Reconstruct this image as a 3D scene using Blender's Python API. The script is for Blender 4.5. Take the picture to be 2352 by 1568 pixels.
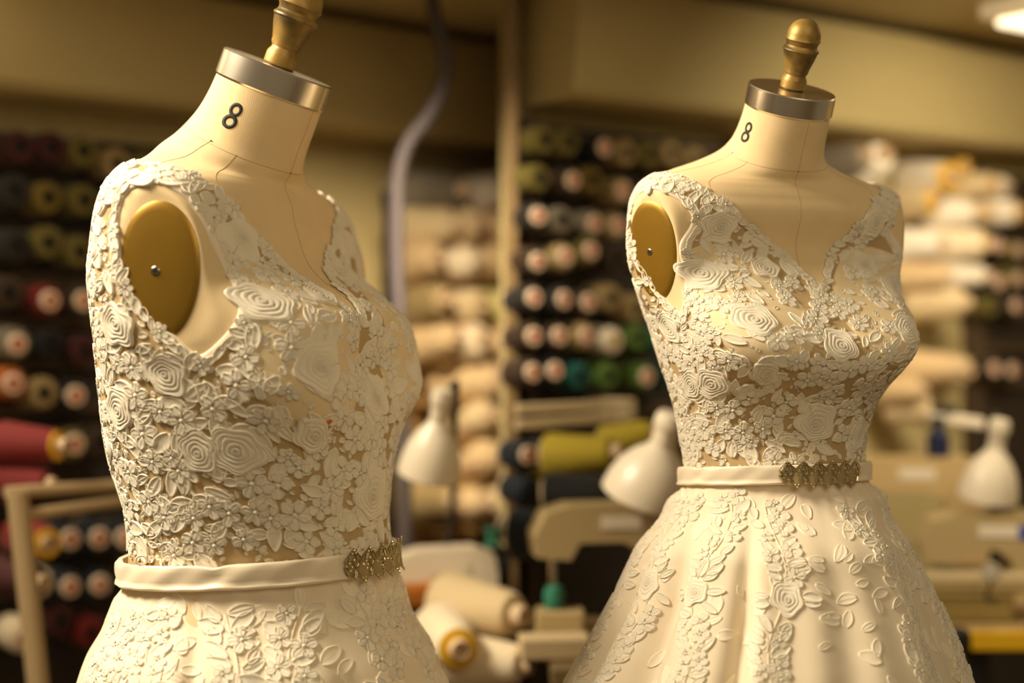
import bpy, math, random
import numpy as np

# ------------------------------------------------------------------ camera, world, lights, exposure
for o in list(bpy.data.objects):
    bpy.data.objects.remove(o)
SC = bpy.context.scene
COL = SC.collection
FPX = 3415.0            # focal length in pixels of the 2352 px wide frame
CAMZ = 1.35

cam_d = bpy.data.cameras.new('camera')
cam_d.sensor_fit = 'HORIZONTAL'
cam_d.sensor_width = 36.0
cam_d.lens = 36.0 * FPX / 2352.0
cam_d.dof.use_dof = True
cam_d.dof.focus_distance = 1.76
cam_d.dof.aperture_fstop = 1.18
cam_d.clip_end = 60
cam = bpy.data.objects.new('camera', cam_d)
cam.location = (0, 0, CAMZ)
cam.rotation_euler = (math.pi / 2, 0, 0)
COL.objects.link(cam)
SC.camera = cam

SC.view_settings.view_transform = 'Standard'
SC.view_settings.look = 'None'
SC.view_settings.exposure = 0.0
SC.view_settings.gamma = 1.0
SC.view_settings.use_curve_mapping = False

W = bpy.data.worlds.new('world')
SC.world = W
W.use_nodes = True
W.node_tree.nodes['Background'].inputs[0].default_value = (1.0, 0.78, 0.48, 1)
W.node_tree.nodes['Background'].inputs[1].default_value = 0.16


def area_light(name, loc, target, sx, sy, power, col, spread=math.pi):
    d = bpy.data.lights.new(name, 'AREA')
    d.shape = 'RECTANGLE'
    d.size = sx
    d.size_y = sy
    d.energy = power
    d.color = col
    d.spread = spread
    o = bpy.data.objects.new(name, d)
    o.location = loc
    v = np.array(target, float) - np.array(loc, float)
    from mathutils import Vector
    o.rotation_euler = Vector(v).to_track_quat('-Z', 'Y').to_euler()
    COL.objects.link(o)
    return o


area_light('ceiling_strip_key', (-1.75, 1.55, 2.85), (-0.05, 1.8, 1.35), 1.3, 0.6, 42, (1.0, 0.865, 0.655), math.radians(95))
area_light('camera_side_fill', (0.9, -0.3, 2.5), (0.3, 2.6, 1.2), 1.6, 1.0, 15, (1.0, 0.82, 0.54))  # soft fill added from the camera side, stands for no fixture

# ------------------------------------------------------------------ helpers


def lin(c):
    c = c / 255.0
    return c / 12.92 if c <= 0.04045 else ((c + 0.055) / 1.055) ** 2.4


def rgb(r, g, b):
    return (lin(r), lin(g), lin(b), 1.0)


MATS = {}


def mat(name, col, rough=0.6, metal=0.0, bump=None, var=None, spec=0.5, sheen=0.0, emit=None, coat=0.0, aniso=0.0):
    """procedural principled material. bump=(kind, scale, strength, dist); var=(scale, amount) tints the colour by noise"""
    if name in MATS:
        return MATS[name]
    m = bpy.data.materials.new(name)
    m.use_nodes = True
    nt = m.node_tree
    p = nt.nodes['Principled BSDF']
    p.inputs['Base Color'].default_value = col
    p.inputs['Roughness'].default_value = rough
    p.inputs['Metallic'].default_value = metal
    p.inputs['Specular IOR Level'].default_value = spec
    if sheen:
        p.inputs['Sheen Weight'].default_value = sheen
        p.inputs['Sheen Roughness'].default_value = 0.4
    if coat:
        p.inputs['Coat Weight'].default_value = coat
        p.inputs['Coat Roughness'].default_value = 0.15
    if aniso:
        p.inputs['Anisotropic'].default_value = aniso
    if emit:
        p.inputs['Emission Color'].default_value = emit[0]
        p.inputs['Emission Strength'].default_value = emit[1]
    tc = nt.nodes.new('ShaderNodeTexCoord')
    if var:
        n = nt.nodes.new('ShaderNodeTexNoise')
        n.inputs['Scale'].default_value = var[0]
        n.inputs['Detail'].default_value = 5
        nt.links.new(tc.outputs['Object'], n.inputs['Vector'])
        mx = nt.nodes.new('ShaderNodeMix')
        mx.data_type = 'RGBA'
        mx.blend_type = 'MULTIPLY'
        mx.inputs[0].default_value = 1.0
        mr = nt.nodes.new('ShaderNodeMapRange')
        mr.inputs[1].default_value = 0.3
        mr.inputs[2].default_value = 0.7
        mr.inputs[3].default_value = 1.0 - var[1]
        mr.inputs[4].default_value = 1.0 + var[1] * 0.3
        nt.links.new(n.outputs['Fac'], mr.inputs[0])
        mx.inputs[6].default_value = col
        nt.links.new(mr.outputs[0], mx.inputs[7])
        nt.links.new(mx.outputs[2], p.inputs['Base Color'])
    if bump:
        kind, sc, st, dist = bump
        if kind == 'noise':
            t = nt.nodes.new('ShaderNodeTexNoise')
            t.inputs['Scale'].default_value = sc
            t.inputs['Detail'].default_value = 4
            nt.links.new(tc.outputs['Object'], t.inputs['Vector'])
            h = t.outputs['Fac']
        elif kind == 'weave':
            a = nt.nodes.new('ShaderNodeTexWave')
            a.bands_direction = 'Z'
            a.inputs['Scale'].default_value = sc
            a.inputs['Distortion'].default_value = 1.5
            nt.links.new(tc.outputs['Object'], a.inputs['Vector'])
            b = nt.nodes.new('ShaderNodeTexWave')
            b.bands_direction = 'X'
            b.inputs['Scale'].default_value = sc
            b.inputs['Distortion'].default_value = 1.5
            nt.links.new(tc.outputs['Object'], b.inputs['Vector'])
            ad = nt.nodes.new('ShaderNodeMath')
            ad.operation = 'ADD'
            nt.links.new(a.outputs['Fac'], ad.inputs[0])
            nt.links.new(b.outputs['Fac'], ad.inputs[1])
            h = ad.outputs[0]
        elif kind == 'stitch':      # satin stitches: threads laid across the cord, from the UV u coordinate
            uv = nt.nodes.new('ShaderNodeUVMap')
            sx = nt.nodes.new('ShaderNodeSeparateXYZ')
            nt.links.new(uv.outputs[0], sx.inputs[0])
            mu = nt.nodes.new('ShaderNodeMath')
            mu.operation = 'MULTIPLY'
            mu.inputs[1].default_value = sc
            nt.links.new(sx.outputs[0], mu.inputs[0])
            si = nt.nodes.new('ShaderNodeMath')
            si.operation = 'SINE'
            nt.links.new(mu.outputs[0], si.inputs[0])
            h = si.outputs[0]
        elif kind == 'threadwind':
            a = nt.nodes.new('ShaderNodeTexWave')
            a.bands_direction = 'Z'
            a.inputs['Scale'].default_value = sc
            nt.links.new(tc.outputs['Object'], a.inputs['Vector'])
            h = a.outputs['Fac']
        bp = nt.nodes.new('ShaderNodeBump')
        bp.inputs['Strength'].default_value = st
        bp.inputs['Distance'].default_value = dist
        nt.links.new(h, bp.inputs['Height'])
        nt.links.new(bp.outputs[0], p.inputs['Normal'])
    MATS[name] = m
    return m


def np_mesh(name, verts, faces, uvs=None, smooth=True):
    """verts (n,3); faces (m,4) or (m,3) int arrays or list of lists"""
    me = bpy.data.meshes.new(name)
    verts = np.asarray(verts, np.float32)
    if isinstance(faces, np.ndarray):
        m, k = faces.shape
        me.vertices.add(len(verts))
        me.vertices.foreach_set('co', verts.ravel())
        me.loops.add(m * k)
        me.loops.foreach_set('vertex_index', faces.astype(np.int32).ravel())
        me.polygons.add(m)
        me.polygons.foreach_set('loop_start', (np.arange(m) * k).astype(np.int32))
        me.polygons.foreach_set('loop_total', np.full(m, k, np.int32))
        me.update(calc_edges=True)
        if uvs is not None:
            ul = me.uv_layers.new(name='UVMap')
            ul.data.foreach_set('uv', np.asarray(uvs, np.float32)[faces.ravel()].ravel())
    else:
        me.from_pydata(verts.tolist(), [], faces)
        me.update()
    if smooth:
        me.polygons.foreach_set('use_smooth', np.ones(len(me.polygons), bool))
    return me


def put(name, me, m, parent=None, loc=None, rot=None, scale=None):
    o = bpy.data.objects.new(name, me)
    COL.objects.link(o)
    if m is not None and me is not None and len(me.materials) == 0:
        me.materials.append(m)
    if parent is not None:
        o.parent = parent
    if loc is not None:
        o.location = loc
    if rot is not None:
        o.rotation_euler = rot
    if scale is not None:
        o.scale = scale
    return o


def tag(o, label=None, cat=None, group=None, kind=None):
    if label:
        o['label'] = label
    if cat:
        o['category'] = cat
    if group:
        o['group'] = group
    if kind:
        o['kind'] = kind
    return o


def thing(name, label, cat, loc=(0, 0, 0), rz=0.0, group=None, scale=1.0):
    o = bpy.data.objects.new(name, None)
    COL.objects.link(o)
    o.empty_display_size = 0.05
    o.location = loc
    o.rotation_euler = (0, 0, rz)
    o.scale = (scale,) * 3
    return tag(o, label, cat, group)


class MB:
    """collects simple solids into one mesh"""

    def __init__(self):
        self.v, self.f = [], []

    def add(self, vs, fs):
        b = len(self.v)
        self.v += [tuple(map(float, p)) for p in vs]
        self.f += [[i + b for i in f] for f in fs]
        return self

    def box(self, x0, x1, y0, y1, z0, z1, bev=0.0):
        if bev <= 0:
            vs = [(x, y, z) for x in (x0, x1) for y in (y0, y1) for z in (z0, z1)]
            return self.add(vs, [(0, 1, 3, 2), (4, 6, 7, 5), (0, 4, 5, 1), (2, 3, 7, 6), (0, 2, 6, 4), (1, 5, 7, 3)])
        # chamfered box: 24 verts
        b = bev
        X, Y, Z = (x0, x1), (y0, y1), (z0, z1)
        vs, idx = [], {}
        for i in (0, 1):
            for j in (0, 1):
                for k in (0, 1):
                    sx, sy, sz = (1 - 2 * i) * b, (1 - 2 * j) * b, (1 - 2 * k) * b
                    idx[i, j, k, 0] = len(vs); vs.append((X[i], Y[j] + sy, Z[k] + sz))
                    idx[i, j, k, 1] = len(vs); vs.append((X[i] + sx, Y[j], Z[k] + sz))
                    idx[i, j, k, 2] = len(vs); vs.append((X[i] + sx, Y[j] + sy, Z[k]))
        q = idx
        fs = []
        for i in (0, 1):
            f = [q[i, 0, 0, 0], q[i, 1, 0, 0], q[i, 1, 1, 0], q[i, 0, 1, 0]]
            fs.append(f[::-1] if i == 0 else f)
            f = [q[0, i, 0, 1], q[1, i, 0, 1], q[1, i, 1, 1], q[0, i, 1, 1]]
            fs.append(f if i == 0 else f[::-1])
            f = [q[0, 0, i, 2], q[1, 0, i, 2], q[1, 1, i, 2], q[0, 1, i, 2]]
            fs.append(f[::-1] if i == 0 else f)
        for j in (0, 1):
            for k in (0, 1):
                fs.append([q[0, j, k, 1], q[1, j, k, 1], q[1, j, k, 2], q[0, j, k, 2]])
                fs.append([q[j, 0, k, 0], q[j, 1, k, 0], q[j, 1, k, 2], q[j, 0, k, 2]])
                fs.append([q[j, k, 0, 0], q[j, k, 1, 0], q[j, k, 1, 1], q[j, k, 0, 1]])
        for i in (0, 1):
            for j in (0, 1):
                for k in (0, 1):
                    fs.append([q[i, j, k, 0], q[i, j, k, 1], q[i, j, k, 2]])
        return self.add(vs, fs)

    def lathe(self, prof, n=24, closed=False):
        """prof [(r, z)...] turned about z"""
        vs, fs = [], []
        m = len(prof)
        for r, z in prof:
            for j in range(n):
                a = 2 * math.pi * j / n
                vs.append((r * math.cos(a), r * math.sin(a), z))
        for i in range(m - 1):
            for j in range(n):
                k = (j + 1) % n
                fs.append((i * n + j, i * n + k, (i + 1) * n + k, (i + 1) * n + j))
        return self.add(vs, fs)

    def tube(self, pts, r, n=10, caps=True):
        pts = [np.array(p, float) for p in pts]
        m = len(pts)
        rs = r if isinstance(r, (list, tuple)) else [r] * m
        vs, fs = [], []
        up = None
        for i in range(m):
            t = pts[min(i + 1, m - 1)] - pts[max(i - 1, 0)]
            t = t / (np.linalg.norm(t) + 1e-12)
            if up is None:
                up = np.array((0, 0, 1.0)) if abs(t[2]) < 0.9 else np.array((1.0, 0, 0))
            s = np.cross(t, up); s /= np.linalg.norm(s) + 1e-12
            up = np.cross(s, t)
            for j in range(n):
                a = 2 * math.pi * j / n
                vs.append(pts[i] + rs[i] * (math.cos(a) * s + math.sin(a) * up))
        for i in range(m - 1):
            for j in range(n):
                k = (j + 1) % n
                fs.append((i * n + j, i * n + k, (i + 1) * n + k, (i + 1) * n + j))
        if caps:
            fs.append(tuple(range(n))[::-1])
            fs.append(tuple((m - 1) * n + j for j in range(n)))
        return self.add(vs, fs)

    def prism(self, poly, y0, y1):
        """polygon [(x, z)] extruded along y"""
        n = len(poly)
        vs = [(x, y0, z) for x, z in poly] + [(x, y1, z) for x, z in poly]
        fs = [tuple(range(n)), tuple(range(2 * n - 1, n - 1, -1))]
        for i in range(n):
            k = (i + 1) % n
            fs.append((i, i + n, k + n, k))
        return self.add(vs, fs)

    def move(self, R=None, t=(0, 0, 0)):
        v = np.array(self.v, float)
        if R is not None:
            v = v @ np.array(R).T
        self.v = [tuple(p) for p in v + np.array(t)]
        return self

    def mesh(self, name, smooth=False, ang=None):
        me = bpy.data.meshes.new(name)
        me.from_pydata(self.v, [], self.f)
        me.update()
        import bmesh
        bm = bmesh.new(); bm.from_mesh(me)
        bmesh.ops.recalc_face_normals(bm, faces=bm.faces)
        bm.to_mesh(me); bm.free()
        if smooth:
            me.polygons.foreach_set('use_smooth', np.ones(len(me.polygons), bool))
            try:
                me.set_sharp_from_angle(angle=ang if ang else math.radians(28))
            except Exception:
                pass
        return me

    def build(self, name, m, parent=None, smooth=False, **kw):
        return put(name, self.mesh(name, smooth), m, parent, **kw)


def rotz(a):
    c, s = math.cos(a), math.sin(a)
    return np.array([[c, -s, 0], [s, c, 0], [0, 0, 1]])


def rotx(a):
    c, s = math.cos(a), math.sin(a)
    return np.array([[1, 0, 0], [0, c, -s], [0, s, c]])


def roty(a):
    c, s = math.cos(a), math.sin(a)
    return np.array([[c, 0, s], [0, 1, 0], [-s, 0, c]])


def at(px, py, d):
    """world point seen at photo pixel px, py at depth d"""
    return np.array(((px - 1176) / FPX * d, d, CAMZ - (py - 784) / FPX * d))
# ------------------------------------------------------------------ the two dress forms: shared surface functions
NTH = 240               # samples around the body
NSUB = 14               # samples between rings


PLA, PLB = 0.0385, 0.0650      # half axes of the arm plates


def catmull(vals, n):
    v = np.asarray(vals, float)
    K = len(v)
    e = np.vstack([2 * v[0] - v[1], v, 2 * v[-1] - v[-2]]) if v.ndim > 1 else np.concatenate([[2 * v[0] - v[1]], v, [2 * v[-1] - v[-2]]])
    out = []
    for i in range(K - 1):
        p0, p1, p2, p3 = e[i], e[i + 1], e[i + 2], e[i + 3]
        for k in range(n):
            t = k / n
            out.append(0.5 * (2 * p1 + (p2 - p0) * t + (2 * p0 - 5 * p1 + 4 * p2 - p3) * t * t + (3 * p1 - p0 - 3 * p2 + p3) * t ** 3))
    out.append(v[-1])
    return np.array(out)


TH = np.linspace(-math.pi, math.pi, NTH + 1)      # theta 0 = front, positive to the form's right arm


def ring_xy(th, af, ab, b, n):
    c, s = np.cos(th), np.sin(th)
    a = np.where(c >= 0, af, ab)
    y = -a * np.sign(c) * np.abs(c) ** (2.0 / n)
    x = -b * np.sign(s) * np.abs(s) ** (2.0 / n)
    return x, y


def bust(th, z, A=0.036, thb=0.62, sth=0.40, zb=0.190):
    sz = np.where(z > zb, 0.058, 0.046)
    g = np.exp(-((z - zb) / sz) ** 2)
    return A * g * (np.exp(-((th - thb) / sth) ** 2) + np.exp(-((th + thb) / sth) ** 2))


def ring_pts(th, z, p):
    """one ring of the torso: p = (cf, tilt, af, ab, b, n); returns local xyz"""
    cf, tilt, af, ab, b, n = p
    x, y = ring_xy(th, af, ab, b, n)
    r = np.hypot(x, y) + 1e-9
    bb = bust(th, z)
    x2, y2 = x * (1 + bb / r), y * (1 + bb / r)
    zz = z + y2 * math.sin(tilt)
    return np.stack([x2, y2 * math.cos(tilt) - cf, zz], -1)


def fit_ring(z, cf, b, n, psi, L, R):
    """find front and back depth so that the ring seen at yaw psi reaches from L to R"""
    af = ab = 0.10
    th = np.linspace(-math.pi, math.pi, 361)
    for _ in range(40):
        q = ring_pts(th, z, (cf, 0, af, ab, b, n))
        u = q[:, 0] * math.cos(psi) - q[:, 1] * math.sin(psi)
        af = min(0.17, max(0.055, af + 0.6 * (R - u.max())))
        ab = min(0.17, max(0.075, ab + 0.6 * (-u.min() + L) * -1))
    return af, ab, u.min(), u.max()


class Surf:
    """grid surface P[t, theta] with bilinear lookup; u = theta in radians, v = row index"""

    def __init__(self, P, th0=-math.pi, th1=math.pi):
        self.P = P
        self.nt, self.nth = P.shape[0], P.shape[1]
        self.th0, self.th1 = th0, th1
        dt = np.gradient(P, axis=0)
        Pw = np.concatenate([P[:, -2:-1], P, P[:, 1:2]], 1)
        dth = (Pw[:, 2:] - Pw[:, :-2]) / 2
        N = np.cross(dt, dth)
        N /= np.linalg.norm(N, axis=2, keepdims=True) + 1e-12
        c = P.mean(axis=1, keepdims=True)
        out = P - c
        sgn = np.sign((N * out).sum())
        self.N = N * (sgn if sgn != 0 else 1)
        self.gt = np.linalg.norm(dt, axis=2)
        self.gth = np.linalg.norm(dth, axis=2) * (self.nth - 1) / (th1 - th0)

    def lut(self, A, u, v):
        w = (np.asarray(u) - self.th0) / (self.th1 - self.th0)
        x = (w - np.floor(w)) * (self.nth - 1)
        y = np.clip(np.asarray(v, float), 0, self.nt - 1.001)
        i, j = np.floor(y).astype(int), np.clip(np.floor(x).astype(int), 0, self.nth - 2)
        fy, fx = y - i, x - j
        if A.ndim == 3:
            fy, fx = fy[..., None], fx[..., None]
        return (A[i, j] * (1 - fy) * (1 - fx) + A[i + 1, j] * fy * (1 - fx) + A[i, j + 1] * (1 - fy) * fx + A[i + 1, j + 1] * fy * fx)

    def pos(self, u, v, h=0.0):
        n = self.lut(self.N, u, v)
        n = n / (np.linalg.norm(n, axis=-1, keepdims=True) + 1e-12)
        return self.lut(self.P, u, v) + n * np.asarray(h)[..., None]

    def chart(self, u0, v0, p, q, h, ang=0.0):
        """metre-sized patch (p, q, h) around u0, v0 laid on the surface; q points to rising v"""
        c, s = math.cos(ang), math.sin(ang)
        pp, qq = p * c - q * s, p * s + q * c
        gt = float(self.lut(self.gt, u0, v0)); gth = float(self.lut(self.gth, u0, v0))
        return self.pos(u0 + pp / max(gth, 0.03), v0 + qq / max(gt, 1e-4), h)


def grid_faces(nt, nth):
    i, j = np.meshgrid(np.arange(nt - 1), np.arange(nth - 1), indexing='ij')
    a = (i * nth + j).ravel()
    return np.stack([a, a + 1, a + nth + 1, a + nth], 1)


def make_body(inst):
    """loft rows from hip to the top of the neck. returns Surf and the height z of each row"""
    psi = inst['psi_app']
    s = inst['px']                       # photo pixels per local metre
    ax = inst['axis']
    by = inst['belt_y']
    zk = [-0.14, -0.06, 0.0, 0.05, 0.10, 0.15, 0.20, 0.25, 0.30]
    bk = inst['b']
    cfk = inst['cf']
    ub = inst['ub']
    us = inst['us']
    nk = [2.0, 2.0, 2.0, 2.0, 2.05, 2.1, 2.15, 2.3, 2.6]
    rows = []
    rep = []
    for i, z in enumerate(zk):
        if z < 0:
            af, ab, b = 0.11 - z * 0.2, 0.11 - z * 0.3, 0.125 - z * 0.35
            rows.append((z, cfk[i], 0, af, ab, b, 2.0)); continue
        yy = by - z * s
        L = (np.interp(-yy, [-q[1] for q in inst['Ledge']], [q[0] for q in inst['Ledge']]) - ax) / s + 0.005
        R = (np.interp(-yy, [-q[1] for q in inst['Redge']], [q[0] for q in inst['Redge']]) - ax) / s - 0.005
        af, ab, u0, u1 = fit_ring(z, cfk[i], bk[i], nk[i], psi, L, R)
        rep.append((z, round(af, 3), round(ab, 3), round(L - u0, 4), round(R - u1, 4)))
        rows.append((z, cfk[i], 0, af, ab, bk[i], nk[i]))
    r = math.radians
    rows += [
        (0.345, -0.020, r(2), 0.070, 0.118 * us, 0.197 * ub, 2.7),
        (0.372, -0.021, r(5), 0.066, 0.104 * us, 0.193 * ub, 2.6),
        (0.390, -0.022, r(9), 0.062, 0.090 * us, 0.178 * ub, 2.35),
        (0.4015, -0.022, r(13), 0.060, 0.080 * us, 0.146 * ub, 2.2),
        (0.411, -0.020, r(18), 0.060, 0.073, 0.110 * ub, 2.1),
        (0.4225, -0.015, r(22), 0.0615, 0.067, 0.081, 2.0),
        (0.435, -0.009, r(25), 0.0610, 0.063, 0.066, 2.0),
        (0.450, -0.001, r(25), 0.0590, 0.059, 0.0605, 2.0),
        (0.468, 0.009, r(24), 0.0575, 0.0575, 0.058, 2.0),
        (0.488, 0.0185, r(23), 0.0565, 0.0565, 0.0565, 2.0),
    ]
    rows = np.array(rows)
    full = catmull(rows, NSUB)
    P = np.stack([ring_pts(TH, q[0], q[1:]) for q in full])
    S = Surf(P)
    S.plates = []
    for sg in (1, -1):                  # flatten the armholes for the arm plates
        u, v = 1.40 * sg, 110.5
        c = S.lut(S.P, u, v)
        a, b = S.lut(S.P, u + 0.10 * sg, v), S.lut(S.P, u - 0.10 * sg, v)
        up = S.lut(S.P, u, v + 9) - S.lut(S.P, u, v - 9)
        axv = a - b; axv = axv / np.linalg.norm(axv)
        up = up - axv * (up @ axv); up = up / np.linalg.norm(up)
        nn = np.cross(axv, up)
        if nn[0] * sg > 0:
            nn = -nn
        up = up * 0.995 + axv * 0.06; up = up / np.linalg.norm(up)
        axv = np.cross(up, nn) * np.sign(np.cross(up, nn) @ axv)
        q = P - c
        rho = np.hypot((q @ axv) / PLA, (q @ up) / PLB)
        h = q @ nn
        w = np.clip((1.75 - rho) / 0.62, 0, 1)
        w = w * w * (3 - 2 * w)
        lim = -0.006
        cut = np.where((rho < 1.8) & (h > -0.05), (h - lim) * w * np.where(h > lim, 1.0, np.clip((1.45 - rho) / 0.35, 0, 1)), 0.0)
        P = P - cut[..., None] * nn
        S.plates.append((sg, c + nn * lim, axv, up, nn))
    pl = S.plates
    S = Surf(P)
    S.plates = pl
    S.knots = rows
    S.full = full
    S.rep = rep
    S.zrow = full[:, 0]
    return S


def row_of(S, z):
    return float(np.interp(z, S.zrow, np.arange(len(S.zrow))))


INST = {
    'left': dict(
        X=(585 - 1176) / FPX * 1.85, D=1.85, axis=585.0, belt_y=1285.0, px=2200.0, psi_app=math.radians(58), ub=0.89, us=0.82, cf=[0.0, 0.0, 0.0, 0.0, -0.003, -0.006, -0.010, -0.015, -0.018],
        b=[0, 0, 0.125, 0.130, 0.140, 0.152, 0.163, 0.173, 0.178],
        Ledge=[(293, 1300), (303, 1230), (300, 1200), (272, 1110), (246, 1000), (239, 880), (232, 800), (228, 700), (226, 600), (228, 490), (245, 430)],
        Redge=[(898, 1300), (899, 1215), (890, 1150), (902, 1080), (922, 1020), (950, 950), (975, 880), (976, 830), (955, 750), (918, 690), (862, 640), (800, 570), (760, 480)]),
    'right': dict(
        X=(1793 - 1176) / FPX * 1.86, D=1.86, axis=1793.0, belt_y=1088.0, px=1710.0, psi_app=math.radians(32), ub=1.0, us=1.0, cf=[-0.02, -0.02, -0.024, -0.026, -0.018, -0.008, -0.010, -0.015, -0.018],
        b=[0, 0, 0.125, 0.130, 0.140, 0.155, 0.170, 0.186, 0.196],
        Ledge=[(1574, 1100), (1573, 1070), (1561, 1000), (1546, 930), (1526, 870), (1501, 790), (1471, 700), (1448, 620), (1443, 530), (1447, 440)],
        Redge=[(1992, 1100), (1986, 1055), (1990, 1010), (2000, 960), (2020, 910), (2060, 860), (2090, 810), (2098, 750), (2090, 700), (2065, 640), (2057, 580), (2050, 500), (2035, 445)]),
}
for k_, q_ in INST.items():
    q_['scale'] = q_['px'] / (FPX / q_['D'])
    q_['z0'] = CAMZ - (q_['belt_y'] - 784) / FPX * q_['D']
    q_['yaw'] = q_['psi_app'] - math.atan2(q_['X'], q_['D'])
    q_['S'] = make_body(q_)
# ------------------------------------------------------------------ the workroom: two bays whose back walls run away to the right
BAY = {'left': (3.55, 0.845), 'right': (2.80, 0.70)}        # depth = c + m * x
M_WALL = mat('wall_paint', rgb(184, 166, 116), 0.85, var=(3, 0.10), bump=('noise', 60, 0.08, 0.002))
M_SOFFIT = mat('soffit_paint', rgb(182, 164, 112), 0.6, var=(2.2, 0.10), bump=('noise', 18, 0.10, 0.004))
M_CEIL = mat('ceiling_paint', rgb(192, 174, 124), 0.8, var=(2, 0.08))
M_FLOOR = mat('floor_vinyl', rgb(110, 90, 62), 0.6, var=(4, 0.25))
M_RACK = mat('rack_dark_wood', rgb(44, 33, 20), 0.7, var=(12, 0.35), bump=('noise', 30, 0.2, 0.003))
M_RAIL = mat('rack_rail_wood', rgb(74, 56, 34), 0.7, var=(14, 0.3))
M_PEG = mat('peg_wood', rgb(150, 120, 74), 0.7)
M_POST = mat('partition_wood', rgb(126, 100, 60), 0.7, var=(10, 0.15))


def struct(name, mb, m, parent=None, smooth=False, **kw):
    o = mb.build(name, m, parent, smooth=smooth, **kw)
    if parent is None:
        o['kind'] = 'structure'
    return o


def bay_x(bay, px, off=0.0):
    """x, depth of the point seen at column px on the wall plane moved off metres into the room"""
    c, m = BAY[bay]
    c = c - off * math.sqrt(1 + m * m)
    k = (px - 1176) / FPX
    d = c / (1 - m * k)
    return k * d, d


def bay_pt(bay, px, py, off=0.0):
    x, d = bay_x(bay, px, off)
    return np.array((x, d, CAMZ - (py - 784) / FPX * d))


def bay_ang(bay):
    return math.atan(BAY[bay][1])


CEIL_Z = 2.03
struct('floor', MB().box(-3.2, 3.2, -0.6, 5.2, -0.05, 0.0), M_FLOOR)
struct('ceiling', MB().box(-3.2, 3.2, 2.15, 5.2, CEIL_Z, CEIL_Z + 0.06), M_CEIL)
for bay, name, x0, x1 in (('left', 'wall_left', -1.75, -0.012), ('right', 'wall_right', 0.012, 1.75)):
    c, m = BAY[bay]
    a = bay_ang(bay)
    L0, L1 = x0 / math.cos(a), x1 / math.cos(a)
    struct(name, MB().box(L0, L1, 0.0, 0.06, 0.0, CEIL_Z), M_WALL, loc=(0, c, 0), rot=(0, 0, a))
    # low boxed-in duct under the ceiling, with a rounded lower edge and a shadow gap above
    zl, zt, dp = 1.790, 2.005, 0.17
    prof = [(0.0, zl), (-dp + 0.03, zl), (-dp + 0.012, zl + 0.004), (-dp, zl + 0.018), (-dp - 0.012, zl + 0.10), (-dp - 0.015, zt - 0.03), (-dp - 0.005, zt), (0.0, zt)]
    mb = MB()
    n = len(prof)
    vs = [(L0, y, z) for y, z in prof] + [(L1 - 0.0, y, z) for y, z in prof]
    fs = [tuple(range(n)), tuple(range(2 * n - 1, n - 1, -1))] + [(i, i + n, (i + 1) % n + n, (i + 1) % n) for i in range(n)]
    mb.add(vs, fs)
    struct('trim_1' if bay == 'left' else 'trim_2', mb, M_SOFFIT, smooth=True, loc=(0, c, 0), rot=(0, 0, a))
# stub wall that closes the step between the two bays, seen end-on
struct('wall_partition', MB().box(-0.012, 0.012, 2.72, 3.60, 0.0, CEIL_Z, 0.003), M_POST)
struct('wall_side', MB().box(-3.2, -3.14, -0.6, 5.2, 0.0, 2.4), M_WALL)
struct('wall_far', MB().box(1.6, 1.66, 2.4, 5.2, 0.0, CEIL_Z), M_WALL)

# ceiling light strips, some added as unseen fill: housing, glowing diffuser and light
M_DIFF = mat('light_diffuser', rgb(255, 240, 210), 0.5, emit=((1.0, 0.82, 0.55, 1), 2.2))
M_FIX = mat('light_housing', rgb(225, 210, 180), 0.5)


def strip_light(label, x, y, rz, L, power, aim, spread=100):
    t = thing('ceiling_light', label, 'ceiling light', (x, y, CEIL_Z), rz)
    MB().box(-L / 2, L / 2, -0.10, 0.10, -0.035, 0.0, 0.006).build('housing', M_FIX, t)
    MB().box(-L / 2 + 0.03, L / 2 - 0.03, -0.08, 0.08, -0.048, -0.0345, 0.005).build('diffuser', M_DIFF, t)
    area_light('ceiling_light_glow', (x, y, CEIL_Z - 0.06), aim, L - 0.1, 0.14, power, (1.0, 0.85, 0.61), math.radians(spread))
    return t


strip_light('added fill strip, out of view, above the work table with the yellow edge', 1.02, 2.30, 0.30, 0.62, 8.0, (1.02, 3.5, 1.25))  # added above the view to brighten the far right wall and its cones
strip_light('bright strip light under the ceiling in the top right corner', 1.13, 3.00, 0.61, 0.34, 0.5, (1.2, 3.1, 1.2))
strip_light('added fill strip, out of view, near the partition', -0.22, 2.28, 0.25, 0.34, 6.0, (-0.30, 3.3, 1.05), 62)  # added above the view to brighten the cream cones between the dresses
strip_light('strip light under the ceiling in the top left corner', -0.98, 2.32, 0.7, 0.40, 0.8, (-0.9, 2.4, 1.0))
# ------------------------------------------------------------------ thread racks, spools and cones
COLS = {
    'red': rgb(116, 28, 24), 'maroon': rgb(66, 22, 18), 'olive': rgb(108, 97, 42), 'gold': rgb(116, 96, 36), 'tan': rgb(158, 135, 90), 'grey': rgb(120, 110, 92),
    'charcoal': rgb(40, 36, 32), 'black': rgb(18, 17, 16), 'navy': rgb(20, 28, 36), 'brown': rgb(58, 42, 26), 'cream': rgb(214, 190, 146), 'ivory': rgb(232, 214, 180),
    'white': rgb(238, 226, 204), 'orange': rgb(176, 92, 28), 'teal': rgb(24, 92, 84), 'green': rgb(86, 116, 46), 'dark green': rgb(24, 56, 40), 'yellow': rgb(166, 146, 38),
    'pale yellow': rgb(206, 190, 120), 'peach': rgb(212, 182, 136), 'pink': rgb(196, 140, 116),
}


def M_THREAD(c):
    return mat('thread_' + c.replace(' ', '_'), COLS[c], 0.7, bump=('threadwind', 160, 0.4, 0.001), sheen=0.2, spec=0.3)


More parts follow.
